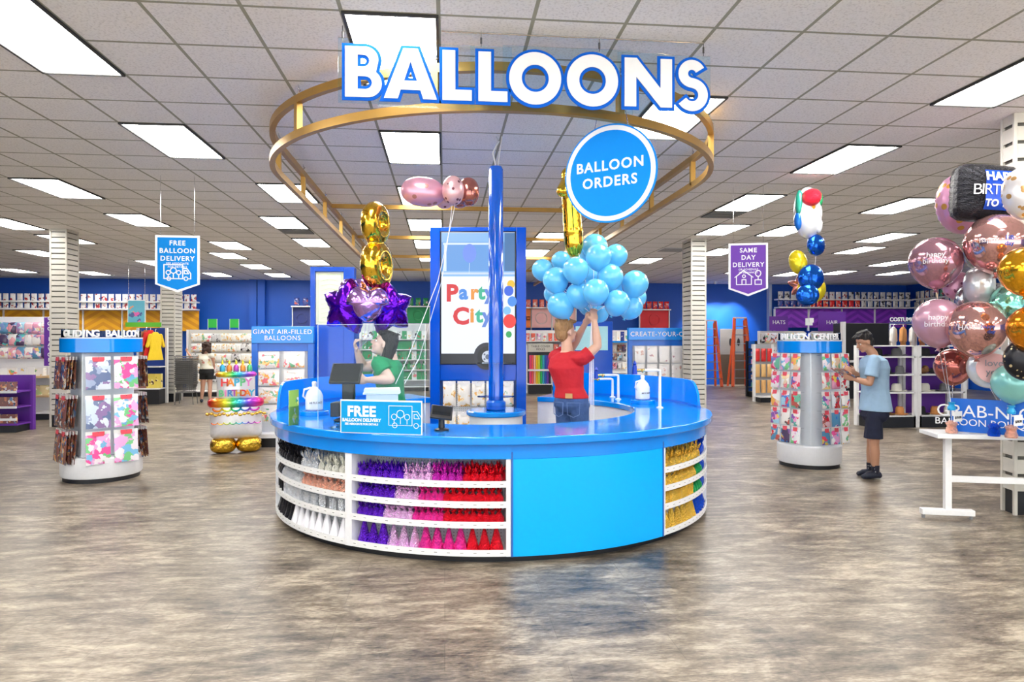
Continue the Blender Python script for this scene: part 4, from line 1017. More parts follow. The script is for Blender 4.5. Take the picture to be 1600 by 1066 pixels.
# ---- right edge bouquet
MAU = M('chrome_mauve', (.46, .24, .31), .13, metal=.75, bscale=3); RG = M('chrome_rosegold', (.66, .36, .34), .10, metal=.85, bscale=3); ORA = M('chrome_orange', (.78, .27, .01), .14, metal=.75)
TEA = M('foil_teal', (.22, .58, .48), .15, metal=.85, bump=.4, bscale=14, var=.4); GRE = M('foil_silvergrey', (.45, .48, .52), .2, metal=.9, bump=.4, bscale=14)
MAR = M('foil_marble', (.66, .70, .74), .22, metal=.45, bump=.4, bscale=10, var=.25); PKG = LEO('foil_pink_gold', (.66, .32, .50), (.62, .30, .06), 9); BLG = LEO('foil_black_gold', (.015, .015, .02), (.7, .55, .3), 22)
def chrome(px, py, r, d, mat, label, cat='balloon'):
    R = r/FPX*d; me = latex_mesh(R).mesh('chrome_balloon', mat); o = bpy.data.objects.new('chrome_balloon', me); COL.objects.link(o); o.location = P(px, py, d); return tag(o, label, cat)
def onball(R, z0=0):
    return lambda v: Vector((v.x, -math.sqrt(max(0, R*R-v.x**2-(v.z+z0)**2))-.003+v.y*.3, v.z+z0))
INKW = M('ink_white', (.8, .78, .82), .4); INKB = M('ink_blue', (.05, .1, .5), .4)
def balltext(o, px, d, R, s, size, ink, z0=0, tw=0):
    c = o.location; a = -math.atan2(c.x, c.y)+tw; e = txt('lettering', s, size, (0, 0, 0), o, ink, rz=a, fn=onball(R, z0), off=.01, ext=.001); return e
o = chrome(1462, 409, 38, 6.2, MAU, 'mauve chrome balloon at the far left of the right bouquet'); balltext(o, 0, 6.2, 38/FPX*6.2, 'happy\nbirthday', .06, INKW, .01)
o = chrome(1466, 503, 36, 6.2, M('latex_mauve', (.50, .27, .36), .25, metal=.3, coat=.4), 'matt mauve printed balloon low on the left of the bouquet'); balltext(o, 0, 6.2, 36/FPX*6.2, 'happy\nbirthday', .065, INKW, 0)
o = chrome(1526, 512, 42, 5.9, RG, 'rose gold chrome balloon with blue print in the middle of the bouquet'); balltext(o, 0, 5.9, 42/FPX*5.9, 'HAPPY', .06, INKW, .0, -.2); balltext(o, 0, 5.9, 42/FPX*5.9, 'happy\n    day', .045, INKB, -.02, .35)
o = chrome(1556, 379, 44, 5.9, RG, 'largest rose gold chrome balloon under the black birthday pillow'); balltext(o, 0, 5.9, 44/FPX*5.9, 'happy', .06, INKW, .0, -.2); balltext(o, 0, 5.9, 44/FPX*5.9, 'HB\nday', .05, INKB, -.02, .4)
chrome(1489, 572, 27, 6.3, M('chrome_copper_dark', (.42, .13, .11), .14, metal=.85), 'copper chrome balloon lowest on the left of the bouquet')
chrome(1574, 398, 16, 6.3, ORA, 'small orange chrome balloon behind the largest rose gold one')
chrome(1601, 422, 36, 5.3, M('chrome_gold_orange', (.85, .42, .02), .12, metal=.85), 'amber chrome balloon cut by the right edge of the view')
chrome(1612, 512, 34, 5.3, ORA, 'orange chrome balloon at the right edge below the teal one')
chrome(1583, 598, 30, 5.75, M('latex_teal', (.25, .62, .58), .25, metal=.3, coat=.5), 'teal balloon behind the marble and black balloons')
foilround('foil_balloon', 1505, 318, 48, 6.5, PKG, 'pink foil balloon with gold leaves behind the black pillow', .3, T=.6)
foilround('foil_balloon', 1525, 395, 26, 6.6, GRE, 'silver grey foil balloon behind the largest rose gold one', .5)
foilround('foil_balloon', 1497, 447, 22, 6.4, LEO('foil_mauve_leo', (.52, .26, .38), (.16, .04, .10), 22), 'pink spotted foil balloon behind the marble one', -.5)
foilround('foil_balloon', 1510, 468, 22, 6.3, GRE, 'silver foil balloon with folds under the marble one', .4)
foilround('foil_balloon', 1530, 446, 29, 6.1, MAR, 'pale marble foil balloon seen edge on, centre of the bouquet', .9, T=.75)
foilround('foil_balloon', 1579, 478, 33, 5.9, TEA, 'teal and gold shiny foil balloon at the right of the bouquet', .2, T=.75)
foilround('foil_balloon', 1547, 575, 32, 6.0, MAR, 'grey marble foil balloon with pink message face low in the bouquet', -.5, T=.7)
mb_ = COL.objects[-1]
o = [q for q in COL.objects if q.get('label', '').startswith('grey marble foil')][0]; R = 32/FPX*6
MB().prism([(R*.72*math.cos(i*PI/16), R*.72*math.sin(i*PI/16)) for i in range(32)], -R*.7-.001, -R*.7+.012).build('pink_face', M('foil_pinkface', (.70, .40, .40), .3, metal=.3), o)
txt('lettering', 'love\nyou', .08, (0, -R*.7-.006, 0), o, M('ink_grey', (.2, .22, .26), .4), ext=.001)
foilround('foil_balloon', 1606, 562, 34, 5.4, BLG, 'black foil balloon with gold dots at the right edge', -.3, T=.6)
foilround('foil_balloon', 1605, 302, 42, 5.25, LEO('foil_white_gold', (.76, .74, .76), (.50, .28, .10), 13), 'white foil balloon with gold stars at the top right edge', .2, T=.6)
o = [q for q in COL.objects if q.get('label', '').startswith('white foil balloon with gold stars')][0]; txt('lettering', 'your', .07, (-.14, -.135, -.02), o, M('ink_teal', (.05, .4, .42), .4), ext=.001)
# black pillow balloon
c = P(1538, 303, 6.0); o = puffobj('foil_pillow_balloon', super_out(.28, .25, 6), .17, M('foil_black', (.015, .013, .012), .14, metal=.5, bump=.12, bscale=8), c, math.radians(-4), math.radians(3), label='black square foil pillow balloon lettered HAPPY BIRTHDAY TO YOU', n=64, crimp=.2, k=3)
def onpil(dx, dz):
    def f(v):
        x, z = v.x+dx, v.z+dz; q = max(abs(x)/.28, abs(z)/.25); return Vector((x, -.17*max(0, 1-q**3)**.5-.012+v.y, z))
    return f
b = MB(); nx = 10; vs = []
for j in range(nx+1):
    for i in range(nx+1): x = -.11+.30*i/nx; z = -.17+.34*j/nx; q = max(abs(x)/.28, abs(z)/.25); vs.append((x, -.17*max(0, 1-q**3)**.5-.006, z))
b.add(vs, [(j*11+i, j*11+i+1, (j+1)*11+i+1, (j+1)*11+i) for j in range(nx) for i in range(nx)]); b.build('blue_label', M('foil_label_blue', (.01, .06, .45), .2, metal=.3), o, ang=60)
txt('lettering', 'HAPPY', .105, (0, 0, 0), o, SIGNW, fn=onpil(.045, .115), off=.03, ext=.001); txt('lettering', 'BIRTHDAY', .13, (0, 0, 0), o, INKW, fn=onpil(.055, 0.0), off=-.01, ext=.001, space=.8); txt('lettering', 'TO YOU', .08, (0, 0, 0), o, SIGNW, fn=onpil(.045, -.115), off=.03, ext=.001)
# string bundles down to the table
for k, (p0, p1) in enumerate((((1462, 446), (1487, 640)), ((1466, 540), (1487, 640)), ((1489, 600), (1487, 640)), ((1526, 553), (1580, 655)), ((1547, 607), (1580, 655)), ((1575, 511), (1580, 655)), ((1540, 460), (1580, 655)))):
    a, e = P(*p0, 6.25), P(*p1, 6.1); RIB('balloon_ribbon', [a, (a+e)/2+Vector((0, 0, -.02)), e], .003, M('ribbon_silver', (.7, .72, .76), .2, metal=.8), label='shiny ribbon running from the right bouquet down to a weight on the table', group='ribbons of the right bouquet')

# ---- grab-n-go table
t = thing('white_table', 'white table with T-shaped legs under the balloon bouquet', 'table', P(1560, 533, 6.1)*1, math.radians(-16))
t.location.z = 0
# local frame: left near corner at pixel (1465,665)
tz = .775
q = P(1465, 672, 5.95); inv = (Matrix.Translation(t.location) @ Matrix.Rotation(t.rotation_euler[2], 4, 'Z')).inverted()
lc = inv @ q
lx_, ly_ = lc.x, lc.y
MB().bx(lx_, lx_+1.25, ly_, ly_+.40, tz-.035, tz).build('tabletop', WMET, t, bevel=.004)
MB().bx(lx_, lx_+1.25, ly_+.003, ly_+.009, tz, tz+.006).build('edge_rail', WMET, t)
for xx in (lx_+.13, lx_+1.1):
    lg_ = MB().bx(xx, xx+.055, ly_+.17, ly_+.225, .08, tz-.035).bx(xx-.19, xx+.24, ly_+.16, ly_+.235, .035, .085).build('leg', WMET, t, bevel=.004)
    for s in (-.17, .22): MB().cyl((xx+s, ly_+.197, 0), (xx+s, ly_+.197, .036), .015, n=10).build('levelling_foot', GREYM, lg_)
MB().bx(lx_+.185, lx_+1.1, ly_+.18, ly_+.215, .33, .385).build('stretcher', WMET, t, bevel=.003)
# sign on it
pa, pb = P(1485, 655, 6.12), P(1610, 672, 5.72); v = pb-pa; rz = math.atan2(v.y, v.x)
s_ = thing('table_sign', 'blue GRAB-N-GO BALLOON BOUQUETS sign standing on the white table', 'sign', (pa.x, pa.y, tz), rz); Lw = Vector((v.x, v.y)).length
sh = .255
MB().bx(0, Lw+.12, -.004, .004, .01, sh+.05).build('board', M('sign_royal', (.0, .13, .62), .35), s_, bevel=.002)
MB().bx(.08, .14, .004, .1, 0, .01).bx(Lw-.1, Lw-.04, .004, .1, 0, .01).build('foot', WMET, s_)
txt('lettering', 'GRAB-N-GO', .15, (Lw*.5+.02, -.006, sh*.77), s_, SIGNW, off=.0, ext=.0006); txt('lettering', 'BALLOON BOUQUETS', .085, (Lw*.5+.02, -.006, sh*.36), s_, SIGNW, off=.0, ext=.0006)
for k, (px, dd, col, lb) in enumerate(((1487, 6.0, 'rose', 'rose foil weight with price card at the left end of the white table'), (1553, 5.80, 'blue', 'small blue foil weight on the middle of the white table'), (1580, 5.70, 'rose', 'rose foil weight with large price card on the right of the table'))):
    p = P(px, 533, dd); p.z = tz+.007
    w_ = thing('balloon_weight', lb, 'balloon weight', p, .3)
    MB().lathe([(.045, 0), (.05, .02), (.035, .06), (.05, .085), (.02, .11)], 12).build('foil_base', F[col], w_)
    if k != 1:
        MB().lathe([(.03, .20), (.035, .22), (.02, .25), (.03, .27)], 10).build('blue_bow', M('bow_blue', (.02, .35, .7), .3), w_)
        MB().box(0, -.055, .15, .11, .002, .09).build('price_card', PAPER, w_); txt('lettering', '$19.99', .03, (0, -.058, .14), w_, BLACK)
        MB().cyl((0, 0, .1), (0, 0, .2), .004, n=6).build('cord', STEEL, w_)

# ================================================================== birthday cake balloon
cp = P(369, 533, 9.75); cp.z = 0
t = thing('cake_balloon', 'giant rainbow birthday cake foil balloon standing on gold feet', 'balloon', cp, -math.atan2(cp.x, cp.y))
def RAIN(nm, x0, x1):
    m = bpy.data.materials.new(nm); m.use_nodes = True; N = m.node_tree.nodes; L = m.node_tree.links; b = N['Principled BSDF']
    tc = N.new('ShaderNodeTexCoord'); sx = N.new('ShaderNodeSeparateXYZ'); L.new(tc.outputs['Object'], sx.inputs[0]); mr = N.new('ShaderNodeMapRange'); mr.inputs[1].default_value = x0; mr.inputs[2].default_value = x1; L.new(sx.outputs['X'], mr.inputs[0])
    cr = N.new('ShaderNodeValToRGB'); e = cr.color_ramp.elements; cs = [(.75, .02, .02), (.85, .3, .02), (.75, .75, .03), (.05, .6, .15), (.02, .4, .6), (.15, .08, .65), (.6, .05, .55), (.75, .02, .12)]
    while len(e) < len(cs): e.new(1)
    for i, c in enumerate(cs): e[i].position = i/(len(cs)-1); e[i].color = (*c, 1)
    L.new(mr.outputs[0], cr.inputs[0]); L.new(cr.outputs[0], b.inputs['Base Color']); b.inputs['Roughness'].default_value = .18; b.inputs['Metallic'].default_value = .5
    no = N.new('ShaderNodeTexNoise'); no.inputs['Scale'].default_value = 14; L.new(tc.outputs['Object'], no.inputs['Vector']); bp = N.new('ShaderNodeBump'); bp.inputs['Strength'].default_value = .5; bp.inputs['Distance'].default_value = .02; L.new(no.outputs[0], bp.inputs['Height']); L.new(bp.outputs[0], b.inputs['Normal'])
    return m
RB1 = RAIN('foil_rainbow', -.34, .34); CW = M('foil_cake_white', (.86, .86, .88), .22, metal=.25, bump=.25, bscale=8)
def pil(nm, a, b_, T, mat, x, z, y=0, e=5, n=64, crimp=.2): 
    o = puff(super_out(a, b_, e), T, n=n, k=3, crimp=crimp).build(nm, mat, t, (x, y, z), ang=60); return o
pil('foot', .175, .115, .15, M('foil_gold_crinkle', (.85, .52, .06), .16, metal=1, bump=.9, bscale=22), -.17, .115, 0, 2.6); pil('foot', .175, .115, .15, MATS['foil_gold_crinkle'], .17, .115, 0, 2.6)
pil('lower_tier', .345, .30, .20, CW, 0, .50, e=9); pil('upper_tier', .255, .22, .16, CW, 0, .93, e=8)
sw = puff(lambda q: super_out(.36, .085, 4)(q)*(1+.05*math.cos(6*q)), .23, n=80, k=2.5).build('rainbow_swag', RB1, t, (0, -.01, .715), ang=60)
puff(lambda q: super_out(.26, .05, 4)(q)*(1+.06*math.cos(8*q)), .18, n=80, k=2.5).build('top_swag', RB1, t, (0, -.01, 1.115), ang=60)
b = MB()
for i in range(5): cx = -.24+i*.12; b.tube([(cx+.06*math.cos(PI+PI*q/8), -.17-.03*(1-abs(cx)/.4), .655+.045*math.sin(PI+PI*q/8)) for q in range(9)], .014, 8)
b.build('swag_fold', RB1, t)
b = MB()
for i in range(15): x = -.37+.74*i/14; b.ell((x, -.19*max(0, 1-(abs(x)/.40)**3)**.5-.0, .565+.012*math.sin(i*2.1)), (.032, .025, .022), 10)
b.build('gold_beading', M('foil_gold_beading', (.9, .6, .12), .2, metal=1), t)
b = MB()
for i in range(8): cx = -.28+i*.08; b.tube([(cx+.04*math.cos(PI+PI*q/6), -.20*max(0, 1-(abs(cx)/.40)**3)**.5-.012, .455+.028*math.sin(PI+PI*q/6)) for q in range(7)], .007, 6)
b.build('scallop_line', RAIN('scallop_rainbow', -.34, .34), t)
HBC = [(.75, .03, .03), (.85, .25, .02), (.05, .45, .65), (.1, .5, .2), (.7, .2, .5), (.05, .2, .55), (.4, .05, .4), (.75, .4, .02)]
for row, (s, z, sz, x0, st) in enumerate((('HAPPY', 1.01, .15, -.15, .078), ('BIRTHDAY', .86, .125, -.195, .057))):
    for i, ch in enumerate(s): txt('letter', ch, sz, (x0+i*st, -.175, z), t, M('ink_cake%d' % ((i+row*3) % 8), HBC[(i+row*3) % 8], .3), off=.03, ext=.001)
for i in range(5):
    x = -.18+i*.09; c_ = MB().lathe([(.0, 1.12), (.032, 1.13), (.036, 1.17), (.036, 1.22), (.02, 1.25), (.0, 1.255)], 12).build('candle', M('candle_foil%d' % i, [(.05, .4, .7), (.8, .25, .05), (.5, .08, .5), (.85, .3, .05), (.1, .5, .2)][i], .2, metal=.4), t, (x, 0, 0))
    MB().lathe([(.0, 1.245), (.02, 1.27), (.0, 1.33)], 10).build('flame', FY, c_)
# ================================================================== people
def basis(F):
    F = Vector((F[0], F[1], 0)).normalized(); return Vector((F.y, -F.x, 0)), F
def rotm(R, F, U=Vector((0, 0, 1))): return Matrix((R, F, U)).transposed().to_4x4()
def loft(mb, rings, R, F, n=22, mi=0):
    vs = []; k = len(rings)
    for c, a, b_ in rings:
        for i in range(n):
            t = 2*PI*i/n; vs.append(Vector(c)+R*a*math.cos(t)+F*b_*math.sin(t))
    fs = [(j*n+i, j*n+(i+1) % n, (j+1)*n+(i+1) % n, (j+1)*n+i) for j in range(k-1) for i in range(n)]+[tuple(range(n))[::-1], tuple(range((k-1)*n, k*n))]
    return mb.add(vs, fs, mi)
def hand_(mb, wr, el, thumb, curl=.5, s=1., palmdir=None):
    D = (wr-el).normalized(); T = (thumb-D*thumb.dot(D)).normalized(); Nn = D.cross(T)
    if palmdir is not None and Nn.dot(palmdir) < 0: Nn = -Nn
    B = rotm(T, Nn, D) if True else None
    mb.ell(wr+D*.045*s, (.042*s, .017*s, .055*s), 14, mat=Matrix((T, D.cross(T), D)).transposed().to_4x4())
    for i, (o, L_) in enumerate(((.030, .072), (.010, .080), (-.010, .075), (-.029, .058))):
        p = wr+D*.085*s+T*o*s; c = curl*(1+.1*i)
        d1 = (D*math.cos(c*.6)+Nn*math.sin(c*.6)); d2 = (D*math.cos(c*1.6)+Nn*math.sin(c*1.6))
        q = p+d1*L_*.5*s; e = q+d2*L_*.55*s; limb(mb, p, q, .0095*s, .0085*s, 8); limb(mb, q, e, .0085*s, .007*s, 8)
    p = wr+D*.03*s+T*.032*s; q = p+(T*.7+D*.6+Nn*.3)*.035*s; e = q+(T*.15+D*.8+Nn*.5)*.035*s; limb(mb, p, q, .012*s, .010*s, 8); limb(mb, q, e, .010*s, .008*s, 8)
def human(label, J, Fb, Fh, skin, shirt, pants, hair, voxel=.009, opts={}):
    """J: world joints. builds one person standing on the floor"""
    R, F = basis(Fb); base = Vector(((J['pel'].x), J['pel'].y, 0)); t = thing('person', label, 'person', base)
    j = {k: v-base for k, v in J.items()}; s = opts.get('s', 1.); SK = M('skin_'+skin[0], skin[1], .45, bscale=20, var=.06)
    Uh = opts.get('up', Vector((0, 0, 1))); Fhv = Vector(Fh).normalized(); Rh = Fhv.cross(Uh).normalized(); Uh = Rh.cross(Fhv).normalized(); HM = rotm(Rh, Fhv, Uh)
    hd = j['head']; b = MB()
    hp = lambda x, y, z: hd+Rh*x*s+Fhv*y*s+Uh*z*s
    b.ell(hp(0, -.012, .03), (.074*s, .094*s, .088*s), 20, mat=HM); b.ell(hp(0, .025, -.04), (.056*s, .062*s, .07*s), 18, mat=HM)
    b.ell(hp(0, .06, -.085), (.028*s, .024*s, .022*s), 10, mat=HM)
    limb(b, hp(0, .082, .015), hp(0, .105, -.018), .009*s, .014*s, 8)
    for q in (-1, 1): b.ell(hp(q*.075, -.005, -.01), (.011*s, .02*s, .032*s), 10, mat=HM); b.ell(hp(q*.034, .062, -.025), (.022*s, .022*s, .022*s), 8, mat=HM)
    b.ell(hp(0, .083, -.052), (.024*s, .012*s, .009*s), 10, mat=HM)
    limb(b, j['neck'], hp(0, -.01, -.05), .056*s*opts.get('nk', 1), .05*s)
    W = opts.get('w', 1.)
    sp = [j['pel'], j['pel'].lerp(j['chest'], .35), j['pel'].lerp(j['chest'], .7), j['chest'], j['chest'].lerp(j['neck'], .55), j['chest'].lerp(j['neck'], .9)]
    ra = [.155*W, opts.get('waist', .13)*W, .145*W, .165*W, .15*W, .075]; rb = [.11*W, .10*W, .105*W, .115*W, .09*W, .06]
    loft(b, [(c, a_*s, b_*s) for c, a_, b_ in zip(sp, ra, rb)], R, F)
    for sd in 'lr':
        sh, el, wr = j['sh'+sd], j['el'+sd], j['wr'+sd]
        limb(b, j['chest'].lerp(j['neck'], .6), sh, .06*s, .055*s*W); limb(b, sh, sh.lerp(el, .45), .054*s*W, .049*s*W); limb(b, sh.lerp(el, .45), el, .049*s*W, .038*s*W)
        limb(b, el, el.lerp(wr, .3), .038*s*W, .042*s*W); limb(b, el.lerp(wr, .3), wr, .042*s*W, .027*s); hand_(b, wr, el, opts.get('th'+sd, Vector((0, 0, 1))), opts.get('curl', .7), s, opts.get('palm'))
        hp_, kn, an = j['hp'+sd], j['kn'+sd], j['an'+sd]
        limb(b, hp_, kn, (.074 if 'loose' in opts else .085)*s*W, .056*s*W); limb(b, kn, kn.lerp(an, .35), .052*s*W, .056*s*W); limb(b, kn.lerp(an, .35), an, .056*s*W, .036*s)
        fd = opts.get('foot', F); limb(b, an+Vector((0, 0, -.03)), an+fd*.11*s+Vector((0, 0, -.045)), .034*s, .026*s)
    remesh(b, 'body', voxel, SK, t, smooth=3)
    # shirt
    g = opts.get('loose', .014)*s; hem = opts.get('hem', .3); c0 = j['pel'].lerp(j['chest'], -hem*.0)+Vector((0, 0, -opts.get('drop', .0)))
    b = MB(); rr = [(c0, ra[0]+g*opts.get('flare', 1.4), rb[0]+g*1.6)]+[(c, a_+g, b_+g) for c, a_, b_ in list(zip(sp, ra, rb))[1:5]]+[(sp[5], .085, .068)]
    loft(b, rr, R, F)
    sl = opts.get('sleeve', .55)
    for sd in 'lr':
        sh, el = j['sh'+sd], j['el'+sd]; limb(b, j['chest'].lerp(j['neck'], .55), sh, .07*s, .066*s*W); e = sh.lerp(el, sl); b.cyl(sh, e, .066*s*W, .068*s*W*opts.get('slv', 1), 16)
    SM = M('cloth_'+shirt[0], shirt[1], .8, bump=.9, bscale=9, var=shirt[2] if len(shirt) > 2 else .1) if not isinstance(shirt, bpy.types.Material) else shirt
    remesh(b, opts.get('shirt', 't_shirt').replace('t_shirt', 'tee_shirt'), voxel, SM, t, smooth=2)
    # trousers / shorts
    pz = -.03 if 'loose' in opts else .01
    b = MB(); loft(b, [(j['pel']+Vector((0, 0, pz)), .155*W+.008, .112*W+.008), (j['pel']+Vector((0, 0, min(0, pz-.02))), .160*W+.010, .115*W+.010), (j['hpl'].lerp(j['hpr'], .5), .17*W+.01, .125*W+.012), (j['hpl'].lerp(j['hpr'], .5)-Vector((0, 0, .06)), .14*W, .10*W)], R, F)
    ll = opts.get('leglen', 2.)
    for sd in 'lr':
        hp_, kn, an = j['hp'+sd], j['kn'+sd], j['an'+sd]; k1 = min(ll, 1.); e = hp_.lerp(kn, k1); hr = (.086 if 'loose' in opts else .094)*W; b.ell(hp_, hr, 14)
        b.cyl(hp_, e, hr, (.075 if ll > 1 else .092)*W, 18)
        if ll > 1: b.ell(kn, .075*W, 12); b.cyl(kn, kn.lerp(an, min(1, ll-1)), .075*W, .06, 16)
    remesh(b, opts.get('pants', 'jeans'), voxel, M('cloth_'+pants[0], pants[1], .85, bump=.7, bscale=14, var=.25), t, smooth=2)
    # shoes
    fd = opts.get('foot', F); SH = M('shoe_'+opts.get('shoe', 'black'), opts.get('shoec', (.015, .02, .04)), .4)
    for sd in 'lr':
        an = j['an'+sd]; b = MB(); f0 = Vector((an.x, an.y, 0)); 
        limb(b, f0+Vector((0, 0, .05))-fd*.03*s, f0+fd*.10*s+Vector((0, 0, .045)), .044*s, .04*s); limb(b, f0+fd*.08*s+Vector((0, 0, .04)), f0+fd*.16*s+Vector((0, 0, .034)), .04*s, .03*s); b.ell(f0-fd*.045*s+Vector((0, 0, .04)), .038*s, 10)
        remesh(b, 'shoe', .008, SH, t, smooth=3)
    # face
    dk = M('eye_dark', (.02, .012, .01), .2); b = MB(); 
    for q in (-1, 1): b.ell(hp(q*.03, .0725, .006), (.013*s, .010*s, .008*s), 10, 0, HM); b.ell(hp(q*.03, .081, .006), (.006*s, .004*s, .006*s), 8, 1, HM)
    b.build('eyes', [M('eye_white', (.8, .78, .75), .3), dk], t)
    b = MB()
    for q in (-1, 1): b.tube([hp(q*.015, .086, .026), hp(q*.03, .084, .031), hp(q*.046, .074, .025)], .0035*s, 6)
    HA = M('hair_'+hair[0], hair[1], .55, bump=1., bscale=22, bstretch=(3, 3, .4), var=.5)
    b.build('eyebrows', HA, t)
    MB().tube([hp(-.022, .088, -.054), hp(0, .095, -.052), hp(.022, .088, -.054)], .0045*s, 6).build('mouth', M('lips', (.45, .14, .12), .4), t)
    b = MB(); opts['hairfn'](b, hp, HM, s); remesh(b, 'hair', .009 if voxel < .012 else .012, HA, t, smooth=1)
    return t, j, hp, HM
def short_hair(b, hp, HM, s):
    b.ell(hp(0, -.028, .052), (.083*s, .098*s, .083*s), 18, mat=HM); b.ell(hp(0, -.058, -.01), (.072*s, .062*s, .078*s), 14, mat=HM)
    for i in range(9): a = -1.3+i*.32; limb(b, hp(.06*math.sin(a), .03, .10), hp(.07*math.sin(a), .075, .088+.01*math.cos(i*3)), .018*s, .010*s, 8)
    for i in range(14): a = i*.45; limb(b, hp(.05*math.sin(a), -.03+.05*math.cos(a), .12), hp(.068*math.sin(a), -.03+.07*math.cos(a), .115+.008*(i % 3)), .018*s, .008*s, 8)
def long_hair(b, hp, HM, s):
    short_hair(b, hp, HM, s)
    for i in range(7): a = -1.5+i*.5; x, y = .07*math.sin(a), -.035-.06*math.cos(a); limb(b, hp(x, y, .03), hp(x*1.1, y-.01, -.12), .034*s, .032*s, 8); limb(b, hp(x*1.1, y-.01, -.12), hp(x*1.15, y-.015, -.22-.01*(i % 3)), .032*s, .018*s, 8)
def curly_hair(b, hp, HM, s):
    short_hair(b, hp, HM, s)
    for i in range(60):
        a = random.uniform(-2.6, 2.6); z = random.uniform(-.17, .1); b.ell(hp(.10*math.sin(a), -.04-.085*math.cos(a), z), .032*s*random.uniform(.7, 1.2), 8)
# --- man in red, seen from behind
d = 6.5
J = dict(head=P(885, 519, d+.05), neck=P(886, 548, d+.02), chest=P(884, 575, d), pel=P(893, 622, d),
         shl=P(867, 558, d+.14), shr=P(911, 560, d-.12), ell=P(893, 545, d+.28), elr=P(934, 541, d-.12), wrl=P(914, 507, d+.03), wrr=P(929, 503, d-.10),
         hpl=P(882, 634, d+.06), hpr=P(905, 634, d-.05), knl=P(884, 705, d+.10), knr=P(908, 704, d-.05), anl=Vector(), anr=Vector())
J['anl'] = P(886, 778, d+.08); J['anr'] = P(908, 778, d-.08)
for k in ('anl', 'anr'): J[k].z = .085
Fb = Vector((.55, .85, 0)); camr = Vector((CT, -ST, 0)); 
man1 = human('man in red t-shirt and jeans holding up the sky blue balloon cluster', J, Fb, (.90, .42, .12), ('fair', (.62, .36, .25)), ('red', (.50, .008, .018), .08), ('denim', (.04, .09, .24)), ('blond', (.34, .18, .07)),
      voxel=.0085, opts=dict(hairfn=short_hair, s=1.02, waist=.125, thl=Vector((1, 0, 0)), thr=Vector((-1, 0, 0)), curl=1.0, palm=None, sleeve=.5, W=1))
tt, jj, _, _ = man1
# belt patch and pocket stitching
R_, F_ = basis(Fb)
pp = jj['pel']-F_*.138+Vector((0, 0, .03))+R_*.03
MB().box(0, 0, 0, .07, .006, .045).build('leather_patch', M('leather_tan', (.55, .3, .12), .6), tt, pp, math.atan2(R_.y, R_.x))
for s_ in (-1, 1):
    q = jj['hpl'].lerp(jj['hpr'], .5)-F_*.143+R_*.075*s_+Vector((0, 0, -.01))
    MB().stroke([(-.06, .05), (.06, .05), (.055, -.06), (0, -.085), (-.055, -.06)], .005, -.006, 0, closed=True).build('pocket_stitching', M('stitch', (.10, .17, .38), .7), tt, q, math.atan2(R_.y, R_.x)+s_*.35)
# --- woman in green
d = 6.2
J = dict(head=P(599, 538, d), neck=P(612, 560, d+.02), chest=P(607, 584, d), pel=P(614, 640, d+.03),
         shl=P(592, 569, d-.14), shr=P(606, 567, d+.15), ell=P(612, 590, d-.25), elr=P(567, 574, d+.12), wrl=P(574, 594, d-.22), wrr=P(558, 549, d+.02),
         hpl=P(612, 650, d-.07), hpr=P(614, 650, d+.09), knl=P(611, 715, d-.07), knr=P(613, 715, d+.09), anl=P(614, 790, d-.08), anr=P(616, 790, d+.08))
J['ell'] = P(610, 593, d-.2)
for k in ('anl', 'anr'): J[k].z = .085
human('woman in green polo shirt looking up at the purple star balloons', J, (-1, -.15, 0), (-.88, -.12, .34), ('pale', (.74, .47, .38)), ('green', (.0, .26, .10), .08), ('black', (.02, .02, .022)), ('black', (.012, .01, .012)),
      voxel=.0085, opts=dict(hairfn=long_hair, s=1.0, w=1.08, waist=.145, thl=Vector((0, 0, 1)), thr=Vector((0, -1, 0)), curl=.9, sleeve=.55, slv=1.1, shirt='polo_shirt', pants='trousers'))
tt = [o for o in COL.objects if o.get('label', '').startswith('woman in green')][0]
MB().box(0, 0, 0, .07, .004, .022).build('name_badge', PAPER, tt, P(582, 571, d-.16)-tt.location, math.radians(-60))
# --- man in light blue shirt
d = 7.95
J = dict(head=P(1350, 535, d), neck=P(1364, 553, d), chest=P(1366, 575, d), pel=P(1368, 628, d),
         shl=P(1366, 563, d-.17), shr=P(1368, 563, d+.16), ell=P(1359, 599, d-.20), elr=P(1358, 598, d+.20), wrl=P(1334, 592, d-.10), wrr=P(1336, 583, d+.10),
         hpl=P(1366, 650, d-.08), hpr=P(1366, 650, d+.07), knl=P(1366, 692, d-.09), knr=P(1362, 692, d+.08), anl=P(1368, 738, d-.08), anr=P(1360, 736, d+.10))
for k in ('anl', 'anr'): J[k].z = .09
lbs = M('cloth_chambray', (.33, .50, .68), .85, bump=.8, bscale=9, var=.12)
man3, jj, hp, HM = human('man in pale blue shirt and navy shorts reading a package beside the right display', J, (-1, -.1, 0), (-.90, -.05, -.42), ('tan', (.50, .26, .16)), lbs, ('navy', (.012, .016, .04)), ('dark', (.012, .01, .01)),
      voxel=.009, opts=dict(hairfn=short_hair, s=.97, w=1.0, waist=.145, thl=Vector((0, 0, 1)), thr=Vector((0, 0, 1)), curl=.8, sleeve=.72, slv=1.15, leglen=.85, drop=.10, flare=1.9, loose=.03, shirt='button_shirt', pants='shorts', foot=Vector((-1, -.1, 0)).normalized(), up=Vector((-.42, 0, .9))))
for sd in 'lr':
    a = jj['an'+sd]; MB().cyl(a+Vector((0, 0, -.03)), a+Vector((0, 0, .07)), .04, .044, 14).build('patterned_sock', LEO('sock_pattern', (.03, .03, .05), (.5, .5, .5), 40), man3)
MB().cyl(jj['wrl']+Vector((.02, 0, .0)), jj['wrl']+Vector((.05, 0, -.004)), .034, n=14).build('wrist_watch', BLACK, man3)
mg = P(1318, 583, d-.02)
